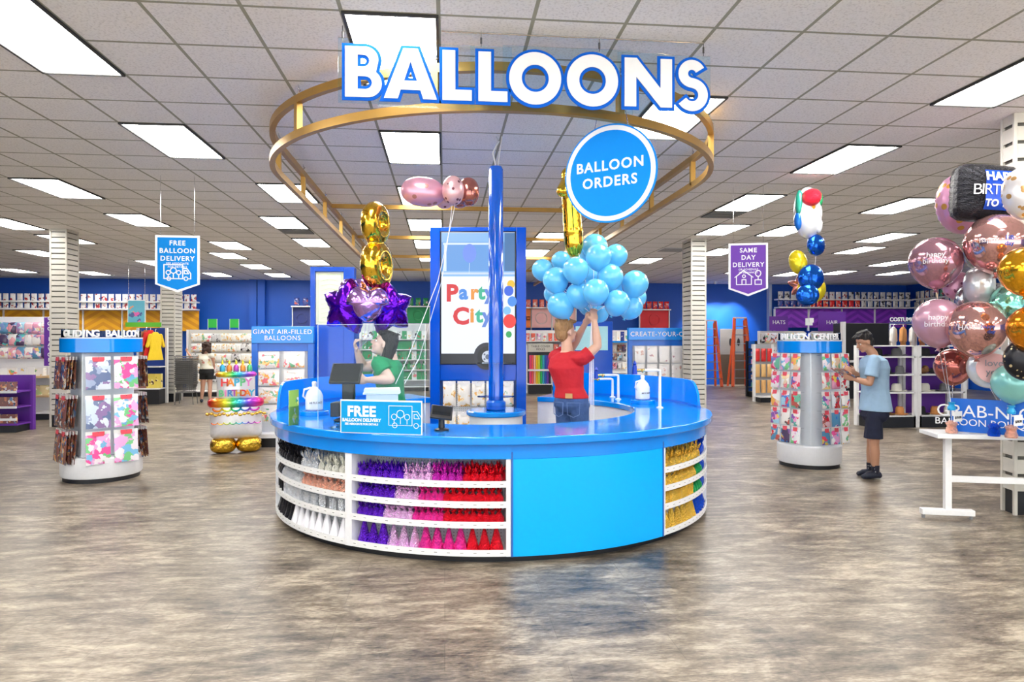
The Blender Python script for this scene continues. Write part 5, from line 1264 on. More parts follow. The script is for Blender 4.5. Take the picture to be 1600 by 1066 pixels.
o = MB().box(0, 0, 0, .19, .26, .012).build('held_package', [P_D], None, mg); o.rotation_euler = (0, math.radians(32), 0); tag(o, 'dark printed package held by the man in the pale blue shirt', 'package')
# --- woman in the background
d = 17.7
J = dict(head=P(322, 542, d), neck=P(322, 552, d), chest=P(322, 561, d), pel=P(323, 577, d), shl=P(313.5, 556, d+.05), shr=P(331, 556, d-.05), ell=P(303, 566, d), elr=P(334, 570, d+.1), wrl=P(293, 550, d+.1), wrr=P(332, 578, d+.3),
         hpl=P(318, 583, d), hpr=P(328, 583, d), knl=P(317, 603, d), knr=P(328, 603, d), anl=P(315, 623, d), anr=P(328, 623, d))
for k in ('anl', 'anr'): J[k].z = .08
human('woman with curly dark hair and floral top browsing beside the basket stack', J, (-.25, 1, 0), (-.5, .9, 0), ('warm', (.60, .32, .22)), PRINT('cloth_floral', (.75, .72, .62), [(.6, .25, .2), (.7, .6, .3), (.75, .7, .6)], 12, .4, .8), ('black2', (.01, .01, .012)), ('brown', (.04, .015, .01)),
      voxel=.014, opts=dict(hairfn=curly_hair, s=.95, w=1.05, sleeve=.12, leglen=.5, pants='shorts', shirt='top', thl=Vector((0, 0, 1)), thr=Vector((0, 1, 0))))
# ================================================================== round product displays
def round_display(px, dc, r, label, rot, zb0, zb1, name, pw, ph, cols, rows, hw, mats, sidegroup):
    c = P(px, 533, dc); c.z = 0; view = math.atan2(c.x, c.y); t = thing('round_product_display', label, 'display stand', c, -view)
    MB().lathe([(r*.93, 0), (r*.93, .06)], 48).build('kick', KICK, t)
    MB().lathe([(r*.97, .05), (r, .07), (r, .27), (r*.97, .285)], 56).build('round_base', WHITE, t)
    b = MB(); h0, h1 = .285, zb0
    loft_ = [(hw, h0), (hw*.97, h1)]
    Rm = Matrix.Rotation(rot, 4, 'Z')
    b.add([(x*q, y*q, z) for q, z in loft_ for x, y in ((-1, -1), (1, -1), (1, 1), (-1, 1))], [(3, 2, 1, 0), (4, 5, 6, 7), (0, 1, 5, 4), (1, 2, 6, 5), (2, 3, 7, 6), (3, 0, 4, 7)], 0, Rm)
    b.build('pillar', M('pillar_white', (.68, .74, .80), .35), t, bevel=.01)
    MB().lathe([(r*.98, zb0), (r, zb0+.004), (r, zb1), (r*.98, zb1)], 56).build('blue_band', BLUE, t)
    MB().lathe([(r*1.005, zb1-.012), (r*1.005, zb1)], 56).build('band_trim', WHITE, t)
    n = len(name); span = 2.15
    for i, ch in enumerate(name):
        if ch == ' ': continue
        a = -span/2+span*(i+.5)/n
        txt('letter', ch, .105, (r*.98*math.sin(a), -r*.98*math.cos(a), zb1+.045), t, SIGNW, rz=a, off=.03, ext=.006)
    MB().lathe([(r*.95, zb1), (r*.96, zb1), (r*.96, zb1+.095), (r*.95, zb1+.095)], 56, cap=False).build('letter_rail', ACR, t)
    ttz = t.rotation_euler[2]
    faces = [(rot+k*PI/2) for k in range(4)]
    for fi, a in enumerate(faces):
        nrm = Vector((math.sin(a), -math.cos(a), 0)) if False else Matrix.Rotation(a, 3, 'Z') @ Vector((0, -1, 0)); tan = Matrix.Rotation(a, 3, 'Z') @ Vector((1, 0, 0))
        vis = nrm.y < .45
        if not vis: continue
        fn = 'front' if abs(nrm.x) < .45 else ('left' if nrm.x < 0 else 'right')
        for ri, z in enumerate(rows):
            for ci, u in enumerate(cols):
                base = nrm*hw+tan*u
                MB().tube([base+Vector((0, 0, z+.012)), base+nrm*.15+Vector((0, 0, z+.016)), base+nrm*.155+Vector((0, 0, z+.03))], .003, 5).build('peg_hook', STEEL, t)
                m = mats[(ri+ci+fi) % len(mats)] if not callable(mats) else mats(fi, ri, ci)
                depth = (4 if px < 800 else 1) if fn != 'front' else 1
                for k in range(depth):
                    dd = .135-k*.03
                    loc = t.location+Matrix.Rotation(ttz, 3, 'Z') @ (base+nrm*dd+Vector((0, 0, z)))
                    if depth > 1 and k > 0 and fn == 'front' and True: pass
                    package(pw, ph, .022, m, loc, ttz+a+random.uniform(-.05, .05), '%s package %s on the %s face of the %s, %s row, %s column' % (('front', 'second', 'third', 'fourth')[k], 'hanging', fn, sidegroup, nth(ri+1), nth(ci+1)), 'packages on the '+sidegroup, name='balloon_packet', head=HRED, tilt=random.uniform(-.10, -.02))
    return t
round_display(159.5, 7.98, .42, 'round white display with blue band and GLIDING letters on the left', math.radians(14), 1.46, 1.63, 'GLIDING BALLOON', .25, .33, (-.14, .14), (1.38, .95, .55), .27, lambda f, r, c: [P_D, P_D, P_D][r] if f not in (0,) else [[P_S, P_P], [P_S, P_P], [P_P, P_P]][r][c], 'left display')
round_display(1264, 8.78, .385, 'round white display with blue band beside the man in the pale shirt', math.radians(-42), 1.44, 1.60, 'BALLOON CENTER', .14, .172, (-.165, 0, .165), (1.40, 1.17, .935, .71, .49), .27, [P_C, P_P, P_W, P_C, P_R], 'right display')

# ================================================================== racks and shelving further back
def boxed(x0, x1, y0, y1, z0, z1, nm, mat, parent): return MB().bx(x0, x1, y0, y1, z0, z1).build(nm, mat, parent)
def rack(px0, px1, Y, ztop, label, title, rows, cols, pw, ph, mats, group, sw=None, title_h=.26, size=.1, rz=0):
    x0, x1 = XY(px0, Y), XY(px1, Y); w_ = x1-x0; t = thing('balloon_rack', label, 'display rack', ((x0+x1)/2, Y, 0), rz)
    MB().bx(-w_/2, w_/2, -.01, .12, ztop-title_h, ztop).build('header_board', BLUE, t, bevel=.006)
    txt('lettering', title, size, (0, -.013, ztop-title_h/2), t, SIGNW, off=.0, ext=.001, space=1.1)
    for s_ in (-1, 1): MB().bx(s_*w_/2, s_*(w_/2-.09), 0, .1, 0, ztop-title_h).build('side_post', NAVY, t, bevel=.004)
    MB().bx(-w_/2+.09, w_/2-.09, .02, .1, ztop-title_h-.12, ztop-title_h).build('header_rail', NAVY, t)
    flatpeg(-w_/2+.09, w_/2-.09, .05, .15, ztop-title_h-.12, t)
    MB().bx(-w_/2, w_/2, -.25, .12, .0, .14).build('kick', KICK, t); MB().bx(-w_/2, w_/2, -.27, .12, .14, .2).build('base_shelf', WHITE, t)
    for r in range(rows):
        z = ztop-title_h-.16-r*(ph+.06)
        if z-ph < .2: break
        for c in range(cols):
            x = (-w_/2+.09)+(w_-.18)*(c+.5)/cols
            MB().tube([(x, .05, z+.01), (x, -.09, z+.012)], .003, 5).build('peg_hook', STEEL, t)
            for k in range(1):
                package(pw, ph, .03, mats[(r+c) % len(mats)], local(t, (x, -.075+k*.05, z)), t.rotation_euler[2]+random.uniform(-.04, .04), '%s white package hanging in column %s, row %s of the %s' % ('front' if k == 0 else 'rear', ('one', 'two', 'three', 'four', 'five')[c], ('one', 'two', 'three', 'four', 'five', 'six')[r], group), 'packages on the '+group, tilt=-.06, name='balloon_bag')
    return t
rack(393, 490, 10.75, 1.815, 'blue rack headed GIANT AIR-FILLED BALLOONS behind the cake balloon', 'GIANT AIR-FILLED\nBALLOONS', 5, 2, .31, .21, [P_W], 'giant balloon rack', size=.1)
rack(982, 1090, 14.2, 1.87, 'blue rack headed CREATE-YOUR-OWN left of the slatwall column', 'CREATE-YOUR-OWN', 4, 5, .22, .32, [PRINT('print_script', (.84, .82, .82), [(.5, .3, .35), (.7, .45, .4), (.8, .8, .8)], 9, .33)], 'create-your-own rack', size=.14)

# wall graphics and upper shelves
def chevron(nm, c1, c2):
    m = bpy.data.materials.new(nm); m.use_nodes = True; N = m.node_tree.nodes; L = m.node_tree.links; b = N['Principled BSDF']
    tc = N.new('ShaderNodeTexCoord'); sx = N.new('ShaderNodeSeparateXYZ'); L.new(tc.outputs['Object'], sx.inputs[0])
    pp = N.new('ShaderNodeMath'); pp.operation = 'PINGPONG'; pp.inputs[1].default_value = .6; L.new(sx.outputs['X'], pp.inputs[0])
    ad = N.new('ShaderNodeMath'); ad.operation = 'MULTIPLY_ADD'; ad.inputs[1].default_value = .6; L.new(pp.outputs[0], ad.inputs[0]); L.new(sx.outputs['Z'], ad.inputs[2])
    p2 = N.new('ShaderNodeMath'); p2.operation = 'PINGPONG'; p2.inputs[1].default_value = .12; L.new(ad.outputs[0], p2.inputs[0])
    lt = N.new('ShaderNodeMath'); lt.operation = 'LESS_THAN'; lt.inputs[1].default_value = .06; L.new(p2.outputs[0], lt.inputs[0])
    mx = N.new('ShaderNodeMix'); mx.data_type = 'RGBA'; mx.inputs[6].default_value = (*c1, 1); mx.inputs[7].default_value = (*c2, 1); L.new(lt.outputs[0], mx.inputs[0]); L.new(mx.outputs[2], b.inputs['Base Color']); b.inputs['Roughness'].default_value = .5
    return m
YCH = chevron('chevron_yellow', (.85, .42, .01), (.70, .30, .01)); PCH = chevron('chevron_purple', (.27, .04, .55), (.16, .02, .40))
def wall_run(px0, px1, Y, prows, lab, chev, cy0, cy1, pmats, pw, ph, sp, group, shelf=True):
    """a run of back-wall fixture: package rows above, graphic panels below"""
    x0, x1 = XY(px0, Y), XY(px1, Y); zc1, zc0 = ZY((px0+px1)/2, cy0, Y), ZY((px0+px1)/2, cy1, Y)
    n = max(1, round((x1-x0)/1.22)); w_ = (x1-x0)/n
    for i in range(n):
        t = thing('wall_graphic_panel', '%s graphic wall panel, %s from left in the %s run' % (chev[1], nth(i+1), lab), 'wall panel', (x0+w_*(i+.5), Y, 0), 0, chev[1]+' wall panels')
        MB().bx(-w_/2+.02, w_/2-.02, .1, .13, zc0, zc1).build('graphic', chev[0], t); MB().bx(-w_/2-.02, -w_/2+.02, .05, .14, 0, zc1).build('upright', WMET, t)
    for ri, (py, mats) in enumerate(prows):
        z = ZY((px0+px1)/2, py, Y)
        s = thing('wall_shelf', 'long white upper shelf, %s in the %s run' % (nth(ri+1), lab), 'shelf', ((x0+x1)/2, Y, z-ph))
        MB().bx(-(x1-x0)/2, (x1-x0)/2, -.25, .12, -.05, -.004).build('shelf_board', WMET, s)
        k = int((x1-x0)/sp)
        for i in range(k):
            m = mats[int(i/k*len(mats))] if len(mats) > 1 else mats[0]
            package(pw, ph*.98, .05, m, Vector((x0+(i+.5)*(x1-x0)/k, Y-.12, z-.002)), 0, 'small carton on the %s upper shelf of the %s run' % (nth(ri+1), lab), 'packages, %s upper shelf, %s run' % (nth(ri+1), lab), header=False, name='carton')
RW = PRINT('print_redwhite', (.78, .76, .76), [(.45, .03, .04), (.3, .04, .05), (.8, .78, .76)], 9, .5)
GN = PRINT('print_green', (.02, .30, .10), [(.01, .15, .05), (.6, .65, .6), (.03, .4, .15), (.4, .05, .03)], 9, .5); CO = PRINT('print_coral', (.80, .16, .10), [(.9, .5, .42), (.7, .1, .08), (.85, .75, .7)], 9, .5); RD = PRINT('print_brightred', (.75, .02, .02), [(.8, .7, .68), (.6, .02, .02), (.8, .25, .1)], 9, .5)
NV = PRINT('print_navy', (.03, .05, .25), [(.6, .6, .7), (.5, .1, .08), (.05, .08, .4)], 9, .5); BKW = PRINT('print_blackwhite', (.65, .64, .64), [(.02, .02, .03), (.03, .03, .04), (.5, .45, .42), (.75, .75, .75)], 8, .55)
YW = 23.4
wall_run(-60, 310, YW, [(459.5, [RW]), (471, [RW])], 'yellow', (YCH, 'yellow chevron'), 485, 517, None, .17, .23, .21, '')
wall_run(1212, 1420, YW, [(456.5, [BKW, RW, BKW, BKW]), (469, [NV, RD, RD, BKW, BKW])], 'purple', (PCH, 'purple chevron'), 483, 512, None, .19, .26, .24, '')
def mini_bay(px0, px1, ptop, mat, pcol, lab, py0, py1, Y=YW, deco=True):
    x0, x1 = XY(px0, Y), XY(px1, Y); z1, z0 = ZY(px0, py0, Y), ZY(px0, py1, Y)
    t = thing('wall_graphic_panel', '%s graphic panel with ring pattern on the back wall' % lab, 'wall panel', ((x0+x1)/2, Y, 0)); w_ = x1-x0
    MB().bx(-w_/2, w_/2, .1, .13, z0, z1).build('graphic', M('panel_'+lab.replace(' ', '_'), pcol, .5), t); MB().bx(-w_/2-.03, w_/2+.03, -.1, .1, z1, z1+.04).bx(-w_/2-.03, -w_/2, .05, .14, 0, z1).bx(w_/2, w_/2+.03, .05, .14, 0, z1).build('white_frame', WMET, t)
    b = MB(); rr = min(w_, z1-z0)*.3
    b.stroke([(w_*.0+rr*math.cos(i*PI/10), (z0+z1)/2+rr*math.sin(i*PI/10)) for i in range(20)], .04, .085, .1, closed=True); b.build('ring_pattern', M('ring_'+lab.replace(' ', '_'), tuple(min(1, c*1.5+.05) for c in pcol), .5), t)
    k = max(1, int(w_/.2))
    for i in range(k): package(.17, .27, .06, mat, Vector((x0+(i+.5)*w_/k, Y, z1+.042+.27)), 0, 'small %s package standing above the %s wall panel' % (lab, lab), 'packages above the %s panel' % lab, header=False, name='gift_box')
mini_bay(457, 484, 461.5, NV, (.02, .04, .22), 'navy', 480, 516); mini_bay(602, 634, 463, GN, (.01, .28, .09), 'green', 480, 505); mini_bay(636, 671, 463, GN, (.01, .33, .10), 'bright green', 480, 505)
mini_bay(821, 830, 465, CO, (.85, .20, .02), 'orange', 482, 512); mini_bay(831, 862, 465, CO, (.85, .45, .42), 'pink', 482, 512); mini_bay(864, 900, 465, CO, (.85, .5, .45), 'rose', 482, 512); mini_bay(1001, 1046, 465.5, RD, (.72, .01, .02), 'red', 485, 514)

# generic shelving
def gondola(px0, px1, Y, zt, zs, label, back, dep=.45, rows=(), frame_=WMET, lip=True, base=.15, ob='item', rz=0, cat='shelving unit'):
    x0, x1 = XY(px0, Y), XY(px1, Y); w_ = x1-x0; t = thing('shelving_unit', label, cat, ((x0+x1)/2, Y, 0), rz)
    MB().bx(-w_/2, w_/2, dep-.03, dep, base, zt).build('back_panel', back, t)
    for s in (-1, 1): MB().bx(s*w_/2-.025, s*w_/2+.025, dep-.08, dep+.01, 0, zt).build('upright', frame_, t)
    MB().bx(-w_/2+.03, w_/2-.03, .04, dep, 0, base-.03).build('kick', KICK, t)
    for z in (base,)+tuple(zs): MB().bx(-w_/2, w_/2, 0, dep-.03, z-.025, z).build('shelf', frame_, t)
    return t, x0, x1
IT = {}
def item_mesh(kind, w_, h, mat):
    k = (kind, round(w_, 3), round(h, 3), mat.name)
    if k in IT: return IT[k]
    b = MB()
    if kind == 'box': b.box(0, 0, h/2, w_, w_*.5, h); 
    elif kind == 'bottle': b.lathe([(w_*.45, 0), (w_*.5, h*.08), (w_*.5, h*.6), (w_*.2, h*.8), (w_*.2, h)], 12)
    elif kind == 'cup': b.lathe([(w_*.35, 0), (w_*.5, h), (w_*.46, h), (w_*.32, h*.05)], 14)
    elif kind == 'plush': b.ell((0, 0, h*.35), (w_*.42, w_*.3, h*.35), 12); b.ell((0, -.02, h*.78), (w_*.3, w_*.26, h*.24), 12); b.ell((-w_*.22, 0, h*.95), w_*.12, 8); b.ell((w_*.22, 0, h*.95), w_*.12, 8)
    elif kind == 'hat': 
        b.lathe([(0.001, .0), (w_*.5, .0), (w_*.5, .006), (w_*.26, .012), (w_*.24, h*.75), (w_*.17, h), (.001, h*.93)], 24)
        b.v = [(x, y*.8, z+abs(x)**2*.9*(1 if z < .05 else 0)) for x, y, z in b.v]
    elif kind == 'shoe': b.ell((0, 0, h*.35), (w_*.5, w_*.22, h*.35), 12); b.ell((w_*.25, 0, h*.65), (w_*.2, w_*.18, h*.4), 10)
    elif kind == 'tube': b.cyl((0, 0, 0), (0, 0, h), w_/2, n=12)
    elif kind == 'basket': b.lathe([(w_*.42, 0), (w_*.5, h), (w_*.46, h), (w_*.4, .02)], 20)
    IT[k] = b.mesh('item', mat); return IT[k]
NMK = {'box': 'boxed_toy', 'bottle': 'bottle', 'cup': 'paper_cup', 'plush': 'plush_toy', 'hat': 'hat', 'shoe': 'shoe', 'tube': 'paper_roll', 'basket': 'basket'}
def row(kind, xs0, xs1, Y, z, n, w_, h, mats, lab, grp, cat=None, jit=.0):
    for i in range(n):
        m = mats[i % len(mats)] if n > 6 or len(mats) >= n else mats[int(i/n*len(mats))]
        o = bpy.data.objects.new(NMK[kind], item_mesh(kind, w_, h, m)); COL.objects.link(o); o.location = (xs0+(i+.5)*(xs1-xs0)/n, Y+random.uniform(-jit, jit), z+.001); o.rotation_euler = (0, 0, random.uniform(-.12, .12) if kind != 'hat' else random.uniform(-.3, .3))
        tag(o, '%s %s' % (nth(i+1), lab), cat or NMK[kind].replace('_', ' '), grp)
# left toy gondola
YG = 14.6
zz = lambda py, Y=YG, px=40: ZY(px, py, Y)
TOY = PRINT('print_toys', (.75, .70, .72), [(.1, .5, .5), (.8, .35, .4), (.85, .6, .2), (.2, .3, .6), (.85, .82, .8), (.4, .25, .5)], 6, .6, grounds=[(.82,.80,.80),(.80,.35,.50),(.78,.80,.85),(.10,.30,.50),(.85,.82,.78),(.08,.05,.12),(.35,.60,.75),(.85,.55,.62),(.15,.45,.30)])
t, x0, x1 = gondola(-75, 77, YG, zz(494), (), 'white gondola of hanging toys with wooden shelves at the far left', WHITE, .5)
for z in (zz(588), zz(618)): MB().bx(x0-(x0+x1)/2, x1-(x0+x1)/2, -.02, .46, z-.04, z).build('wood_shelf', WOOD, t)
pm = (x0+x1)/2
MB().bx(x1-pm-.10, x1-pm+.12, .0, .06, zz(572), zz(496)).build('purple_sign', PURP, t)
txt('lettering', '\n'.join('GOO FAVORS'), .11, (x1-pm+.01, -.003, (zz(572)+zz(496))/2), t, SIGNW, ext=.001, off=.02)
for r_, py in enumerate((503, 522, 543)):
    for i in range(9):
        x = x0+.25+(x1-x0-.55)*i/8; k = 'plush' if (i+r_) % 2 else None
        package(.2, .24, .10, TOY, Vector((x, YG+.415, zz(py))), 0, '%s toy pack from the left in hanging row %s of the far left gondola' % (nth(i+1), ('one', 'two', 'three')[r_]), 'hanging toys on the far left gondola', name='toy_pack', header=False)
row('box', x0+.1, x1-.2, YG+.2, zz(588), 9, .19, .16, [TOY, WHITE, P_W], 'box from the left on the upper wooden shelf of the far left gondola', 'boxes on the wooden shelf')
row('basket', x0+.6, x1-.1, YG+.2, zz(618), 4, .40, .18, [PRINT('basket_mix', (.6, .5, .3), [(.5, .6, .3), (.8, .75, .6)], 9, .5)], 'basket from the left on the lower wooden shelf', 'baskets on the lower shelf')
# purple end bin at left edge
YB = 12.6
t, x0, x1 = gondola(-60, 26, YB, ZY(10, 588, YB), (ZY(10, 612, YB), ZY(10, 636, YB)), 'low purple bin shelf at the left edge', PURP, .5, frame_=PURP)
for k, py in enumerate((612, 636, 655)):
    MB().bx(-(x1-x0)/2, (x1-x0)/2, -.01, 0, ZY(10, py, YB)-.03, ZY(10, py, YB)+.01).build('price_rail', WMET, t)
    row('box', x0+.05, x1-.1, YB+.15, (ZY(10, py, YB) if k < 2 else .151), 6, .14, .16, [P_R, P_W, P_D], 'item from the left on level %s of the low purple bin' % ('one', 'two', 'three')[k], 'items in the low purple bin')
# costume rail between column and display
YC = 17.9
t, x0, x1 = gondola(203, 249, YC, ZY(225, 512, YC), (ZY(225, 573, YC),), 'costume bay with green header between the left display and column', M('bay_blue', (.01, .05, .3), .5), .5, base=.4)
MB().bx(-(x1-x0)/2-.1, (x1-x0)/2+.05, -.02, .0, ZY(225, 511, YC), ZY(225, 504, YC)).build('green_header', M('header_green', (.12, .5, .03), .5), t)
def garment(x, Y, z, h, w_, col, lb, rz=0):
    b = MB(); R, F_ = Vector((1, 0, 0)), Vector((0, 1, 0))
    loft(b, [((0, 0, -h), w_*.62, .05), ((0, 0, -h*.55), w_*.42, .05), ((0, 0, -h*.15), w_*.5, .05), ((0, 0, 0), w_*.16, .03)], R, F_, 16)
    limb(b, (-w_*.4, 0, -h*.12), (-w_*.62, 0, -h*.5), .045, .04, 8); limb(b, (w_*.4, 0, -h*.12), (w_*.62, 0, -h*.5), .045, .04, 8)
    c_ = M('garment_%s' % lb.split()[0], col, .8, bump=.6, bscale=10); t = thing('hanging_costume', lb, 'costume', (x, Y, z), rz); b.build('fabric', c_, t); MB().tube([(0, 0, 0), (0, 0, .05), (.02, 0, .08)], .006, 5).build('hanger_hook', STEEL, t)
zg = ZY(225, 516, YC)
garment(XY(226, YC), YC+.1, zg, .65, .4, (.35, .12, .05), 'brown costume hanging at the left of the costume bay', 1.3); garment(XY(234, YC), YC+.05, zg, .75, .42, (.65, .02, .02), 'red costume hanging in the middle of the costume bay', 1.25); garment(XY(243, YC), YC, zg-.05, .7, .42, (.85, .6, .02), 'yellow costume hanging nearest the slatwall column', 1.2)
row('box', x0+.1, x1-.1, YC+.2, .401, 4, .28, .36, [P_D, PRINT('print_yel', (.7, .55, .1), [(.1, .05, .05), (.8, .7, .3)], 8, .5)], 'boxed costume set from the left at the base of the costume bay', 'boxed sets in the costume bay')
# framed poster above
p = P(213, 487, 17.5); t = thing('framed_poster', 'framed poster with pink and orange print above the costume bay', 'poster', p); MB().bx(-.2, .2, 0, .02, -.28, .28).build('print', PRINT('poster_mix', (.1, .45, .6), [(.8, .3, .1), (.7, .1, .4), (.05, .1, .3)], 5, .5), t); MB().bx(-.22, .22, .01, .03, -.3, .3).build('poster_frame', WMET, t); MB().tube([(-.2, .02, .3), (-.2, .02, CEIL-p.z)], .004, 4).tube([(.2, .02, .3), (.2, .02, CEIL-p.z)], .004, 4).build('hanging_wire', STEEL, t)
# number balloon gondola behind the woman
YN = 20.3
t, x0, x1 = gondola(284, 392, YN, ZY(340, 515, YN), (), 'long white pegboard gondola of number packs behind the curly haired woman', M('peg_cream', (.62, .60, .56), .5), .5)
for r_ in range(5):
    for i in range(12):
        m = [P_G, P_W, BKW, P_G][(i//2+r_) % 4]
        package(.22, .24, .06, m, Vector((x0+.2+(x1-x0-.4)*i/11, YN+.435, ZY(340, 521+r_*16, YN))), 0, '%s pack from the left in row %s of the number gondola' % (nth(i+1), ('one', 'two', 'three', 'four', 'five')[r_]), 'packs on the number gondola', header=False, name='number_pack')
for k, px in enumerate((332, 366)):
    t = thing('green_aisle_flag', 'small green flag sign standing on the number gondola, %s one' % ('left', 'right')[k], 'sign', (XY(px, YN), YN, ZY(px, 515, YN)))
    MB().bx(-.12, .12, 0, .01, .05, .3).build('flag', M('flag_green', (.02, .42, .05), .5), t); MB().bx(-.13, -.12, 0, .01, 0, .3).bx(.12, .13, 0, .01, 0, .3).build('flag_post', WMET, t)
# shopping basket stack
c = P(291, 533, 17.2); c.z = 0; WIRE = M('wire_grey', (.22, .22, .22), .4, metal=.7)
st = thing('basket_stand', 'low wire stand under the stack of grey shopping baskets', 'stand', c); MB().tube([(-.22, -.15, .0), (-.2, -.15, .3), (.2, -.15, .3), (.22, -.15, 0)], .012, 6).tube([(-.22, .15, .0), (-.2, .15, .3), (.2, .15, .3), (.22, .15, 0)], .012, 6).tube([(-.2, -.15, .3), (-.2, .15, .3)], .01).tube([(.2, -.15, .3), (.2, .15, .3)], .01).build('wire_frame', WIRE, st)
def basket_mb():
    b = MB()
    for z, s_ in ((0, .8), (.07, .88), (.14, .94), (.21, 1.)): q = [(-.23*s_, -.16*s_, z), (.23*s_, -.16*s_, z), (.23*s_, .16*s_, z), (-.23*s_, .16*s_, z), (-.23*s_, -.16*s_, z)]; b.tube(q, .006 if z < .2 else .010, 4)
    for i in range(9):
        x = -.2+i*.05
        for s_ in (-1, 1): b.tube([(x*.8, s_*.128, 0), (x, s_*.16, .21)], .004, 3)
    for i in range(5):
        y = -.12+i*.06
        for s_ in (-1, 1): b.tube([(s_*.184, y*.8, 0), (s_*.23, y, .21)], .004, 3)
    for i in range(6): b.tube([(-.18+i*.072, -.128, 0), (-.18+i*.072, .128, 0)], .004, 3)
    return b
bm_ = basket_mb().mesh('shopping_basket', WIRE)
for i in range(14):
    o = bpy.data.objects.new('shopping_basket', bm_); COL.objects.link(o); o.location = c+Vector((0, 0, .312+i*.052)); tag(o, 'grey wire shopping basket, %s from the bottom of the stack' % nth(i+1), 'basket', 'stacked shopping baskets')

# racks seen behind the counter
def peg_gondola(px0, px1, Y, py_top, rows, n, mats, lab, pw=.2, ph=.22, step=None, back=None):
    t, x0, x1 = gondola(px0, px1, Y, ZY(px0, py_top, Y), (), lab, back or M('peg_cream', (.62, .60, .56), .5), .45)
    zt = ZY(px0, py_top, Y); step = step or (zt-.3)/rows
    for r_ in range(rows):
        for i in range(n): package(pw, ph, .06, mats[(i+r_*2) % len(mats)], Vector((x0+(i+.5)*(x1-x0)/n, Y+.385, zt-.06-r_*step)), 0, '%s pack from left, row %s of the %s' % (nth(i+1), ('one', 'two', 'three', 'four', 'five', 'six')[r_], lab.split(' with')[0]), 'packs on the '+lab.split(' with')[0], header=False, name='accessory_pack')
    return t
peg_gondola(489, 533, 15.0, 512, 5, 7, [P_C, P_W, P_P, NV], 'party favour gondola under the pale poster tower', .13, .17)
row_z = lambda py, Y: ZY(620, py, Y)
t, x0, x1 = gondola(560, 671, 21.8, ZY(620, 505, 21.8), tuple(ZY(620, y, 21.8) for y in (530, 546, 562, 578, 594)), 'green party ware shelving behind the woman in green', M('bay_white', (.65, .65, .66), .5), .5)
for k, py in enumerate((530, 546, 562, 578, 594)):
    row('bottle' if k in (3,) else 'box', x0+.1, x1-.1, 22.0, ZY(620, py, 21.8), 13, .15, .26, [GN, GN, P_W, GN] if k != 0 else [P_W, BKW, GN], 'green ware item from the left on shelf %s behind the woman in green' % ('one', 'two', 'three', 'four', 'five')[k], 'green party ware')
t, x0, x1 = gondola(816, 985, 21.8, ZY(880, 516, 21.8), tuple(ZY(880, y, 21.8) for y in (533, 550, 566, 582)), 'coral party ware shelving behind the man in red', M('bay_white', (.65, .65, .66), .5), .5)
for k, py in enumerate((533, 550, 566, 582)):
    row('box' if k % 2 else 'cup', x0+.1, x1-.1, 22.0, ZY(880, py, 21.8), 18, .15, .25, [CO, CO, P_P, P_W] if k < 3 else [RD, P_C], 'coral ware item from the left on shelf %s behind the man in red' % ('one', 'two', 'three', 'four')[k], 'coral party ware')
# roll stand
YR = 20.3
t, x0, x1 = gondola(825, 864, YR, ZY(845, 538, YR), (), 'table cover roll stand with coloured paper rolls left of the man in red', M('stand_dark', (.08, .08, .1), .5), .4, base=.3)
MB().bx(-(x1-x0)/2, (x1-x0)/2, -.02, 0, ZY(845, 550, YR), ZY(845, 537, YR)).build('header_card', M('card_grey', (.6, .58, .52), .5), t); txt('lettering', 'TABLE COVER\nROLLS', .09, (0, -.025, ZY(845, 543.5, YR)), t, BLACK, ext=.001)
MB().bx(-(x1-x0)/2, (x1-x0)/2, -.0, .02, ZY(845, 580, YR), ZY(845, 577, YR)).build('retainer_bar', WMET, t)
for i, c_ in enumerate(((.8, .05, .2), (.85, .1, .1), (.9, .5, .4), (.9, .6, .02), (.6, .7, .05), (.02, .45, .12), (.05, .4, .6), (.03, .1, .5), (.15, .04, .4), (.02, .02, .05))):
    o = MB().cyl((0, 0, 0), (0, 0, .86), .03, n=14).build('paper_roll', M('roll_%d' % i, c_, .4), None, (x0+.08+i*(x1-x0-.16)/9, YR+.08, .301)); tag(o, 'coloured paper roll, %s from the left on the roll stand' % nth(i+1), 'paper roll', 'paper rolls on the roll stand')
# centre right gondola (books and tools)
YM = 17.0
t, x0, x1 = gondola(922, 986, YM, ZY(950, 516, YM), tuple(ZY(950, y, YM) for y in (533, 582)), 'white and blue gondola of accessories between the man in red and create-your-own rack', M('bay_white', (.65, .65, .66), .5), .45)
MB().bx(-(x1-x0)/2, (x1-x0)/2, -.01, .0, ZY(950, 535.5, YM), ZY(950, 533, YM)).build('blue_rail', BLUE, t)
row('box', x0+.03, x1-.03, YM+.12, ZY(950, 533, YM), 9, .09, .24, [P_W, BKW, P_G, NV], 'pack from the left on the top shelf of the accessory gondola', 'top shelf packs of the accessory gondola')
for r_ in range(3):
    for i in range(8): package(.12, .18, .05, [BKW, P_G, P_D, P_R][(i+r_) % 4], Vector((x0+(i+.5)*(x1-x0)/8, YM+.385, ZY(950, 539+r_*14, YM))), 0, '%s pack from left hanging in row %s of the accessory gondola' % (nth(i+1), ('one', 'two', 'three')[r_]), 'hanging packs of the accessory gondola', header=False, name='accessory_pack')
# blue tower behind the cluster
t = thing('display_tower', 'third blue tower with pale screen behind the red shirt man and balloons', 'display tower', P(922, 533, 12.5)*1); t.location.z = 0
MB().bx(-.42, .42, 0, .2, 0, 1.95).build('tower_body', FR, t, bevel=.006); MB().bx(-.27, .33, -.01, 0, 1.42, 1.86).build('pale_screen', M('screen_cyan', (.4, .75, .85), .3), t)

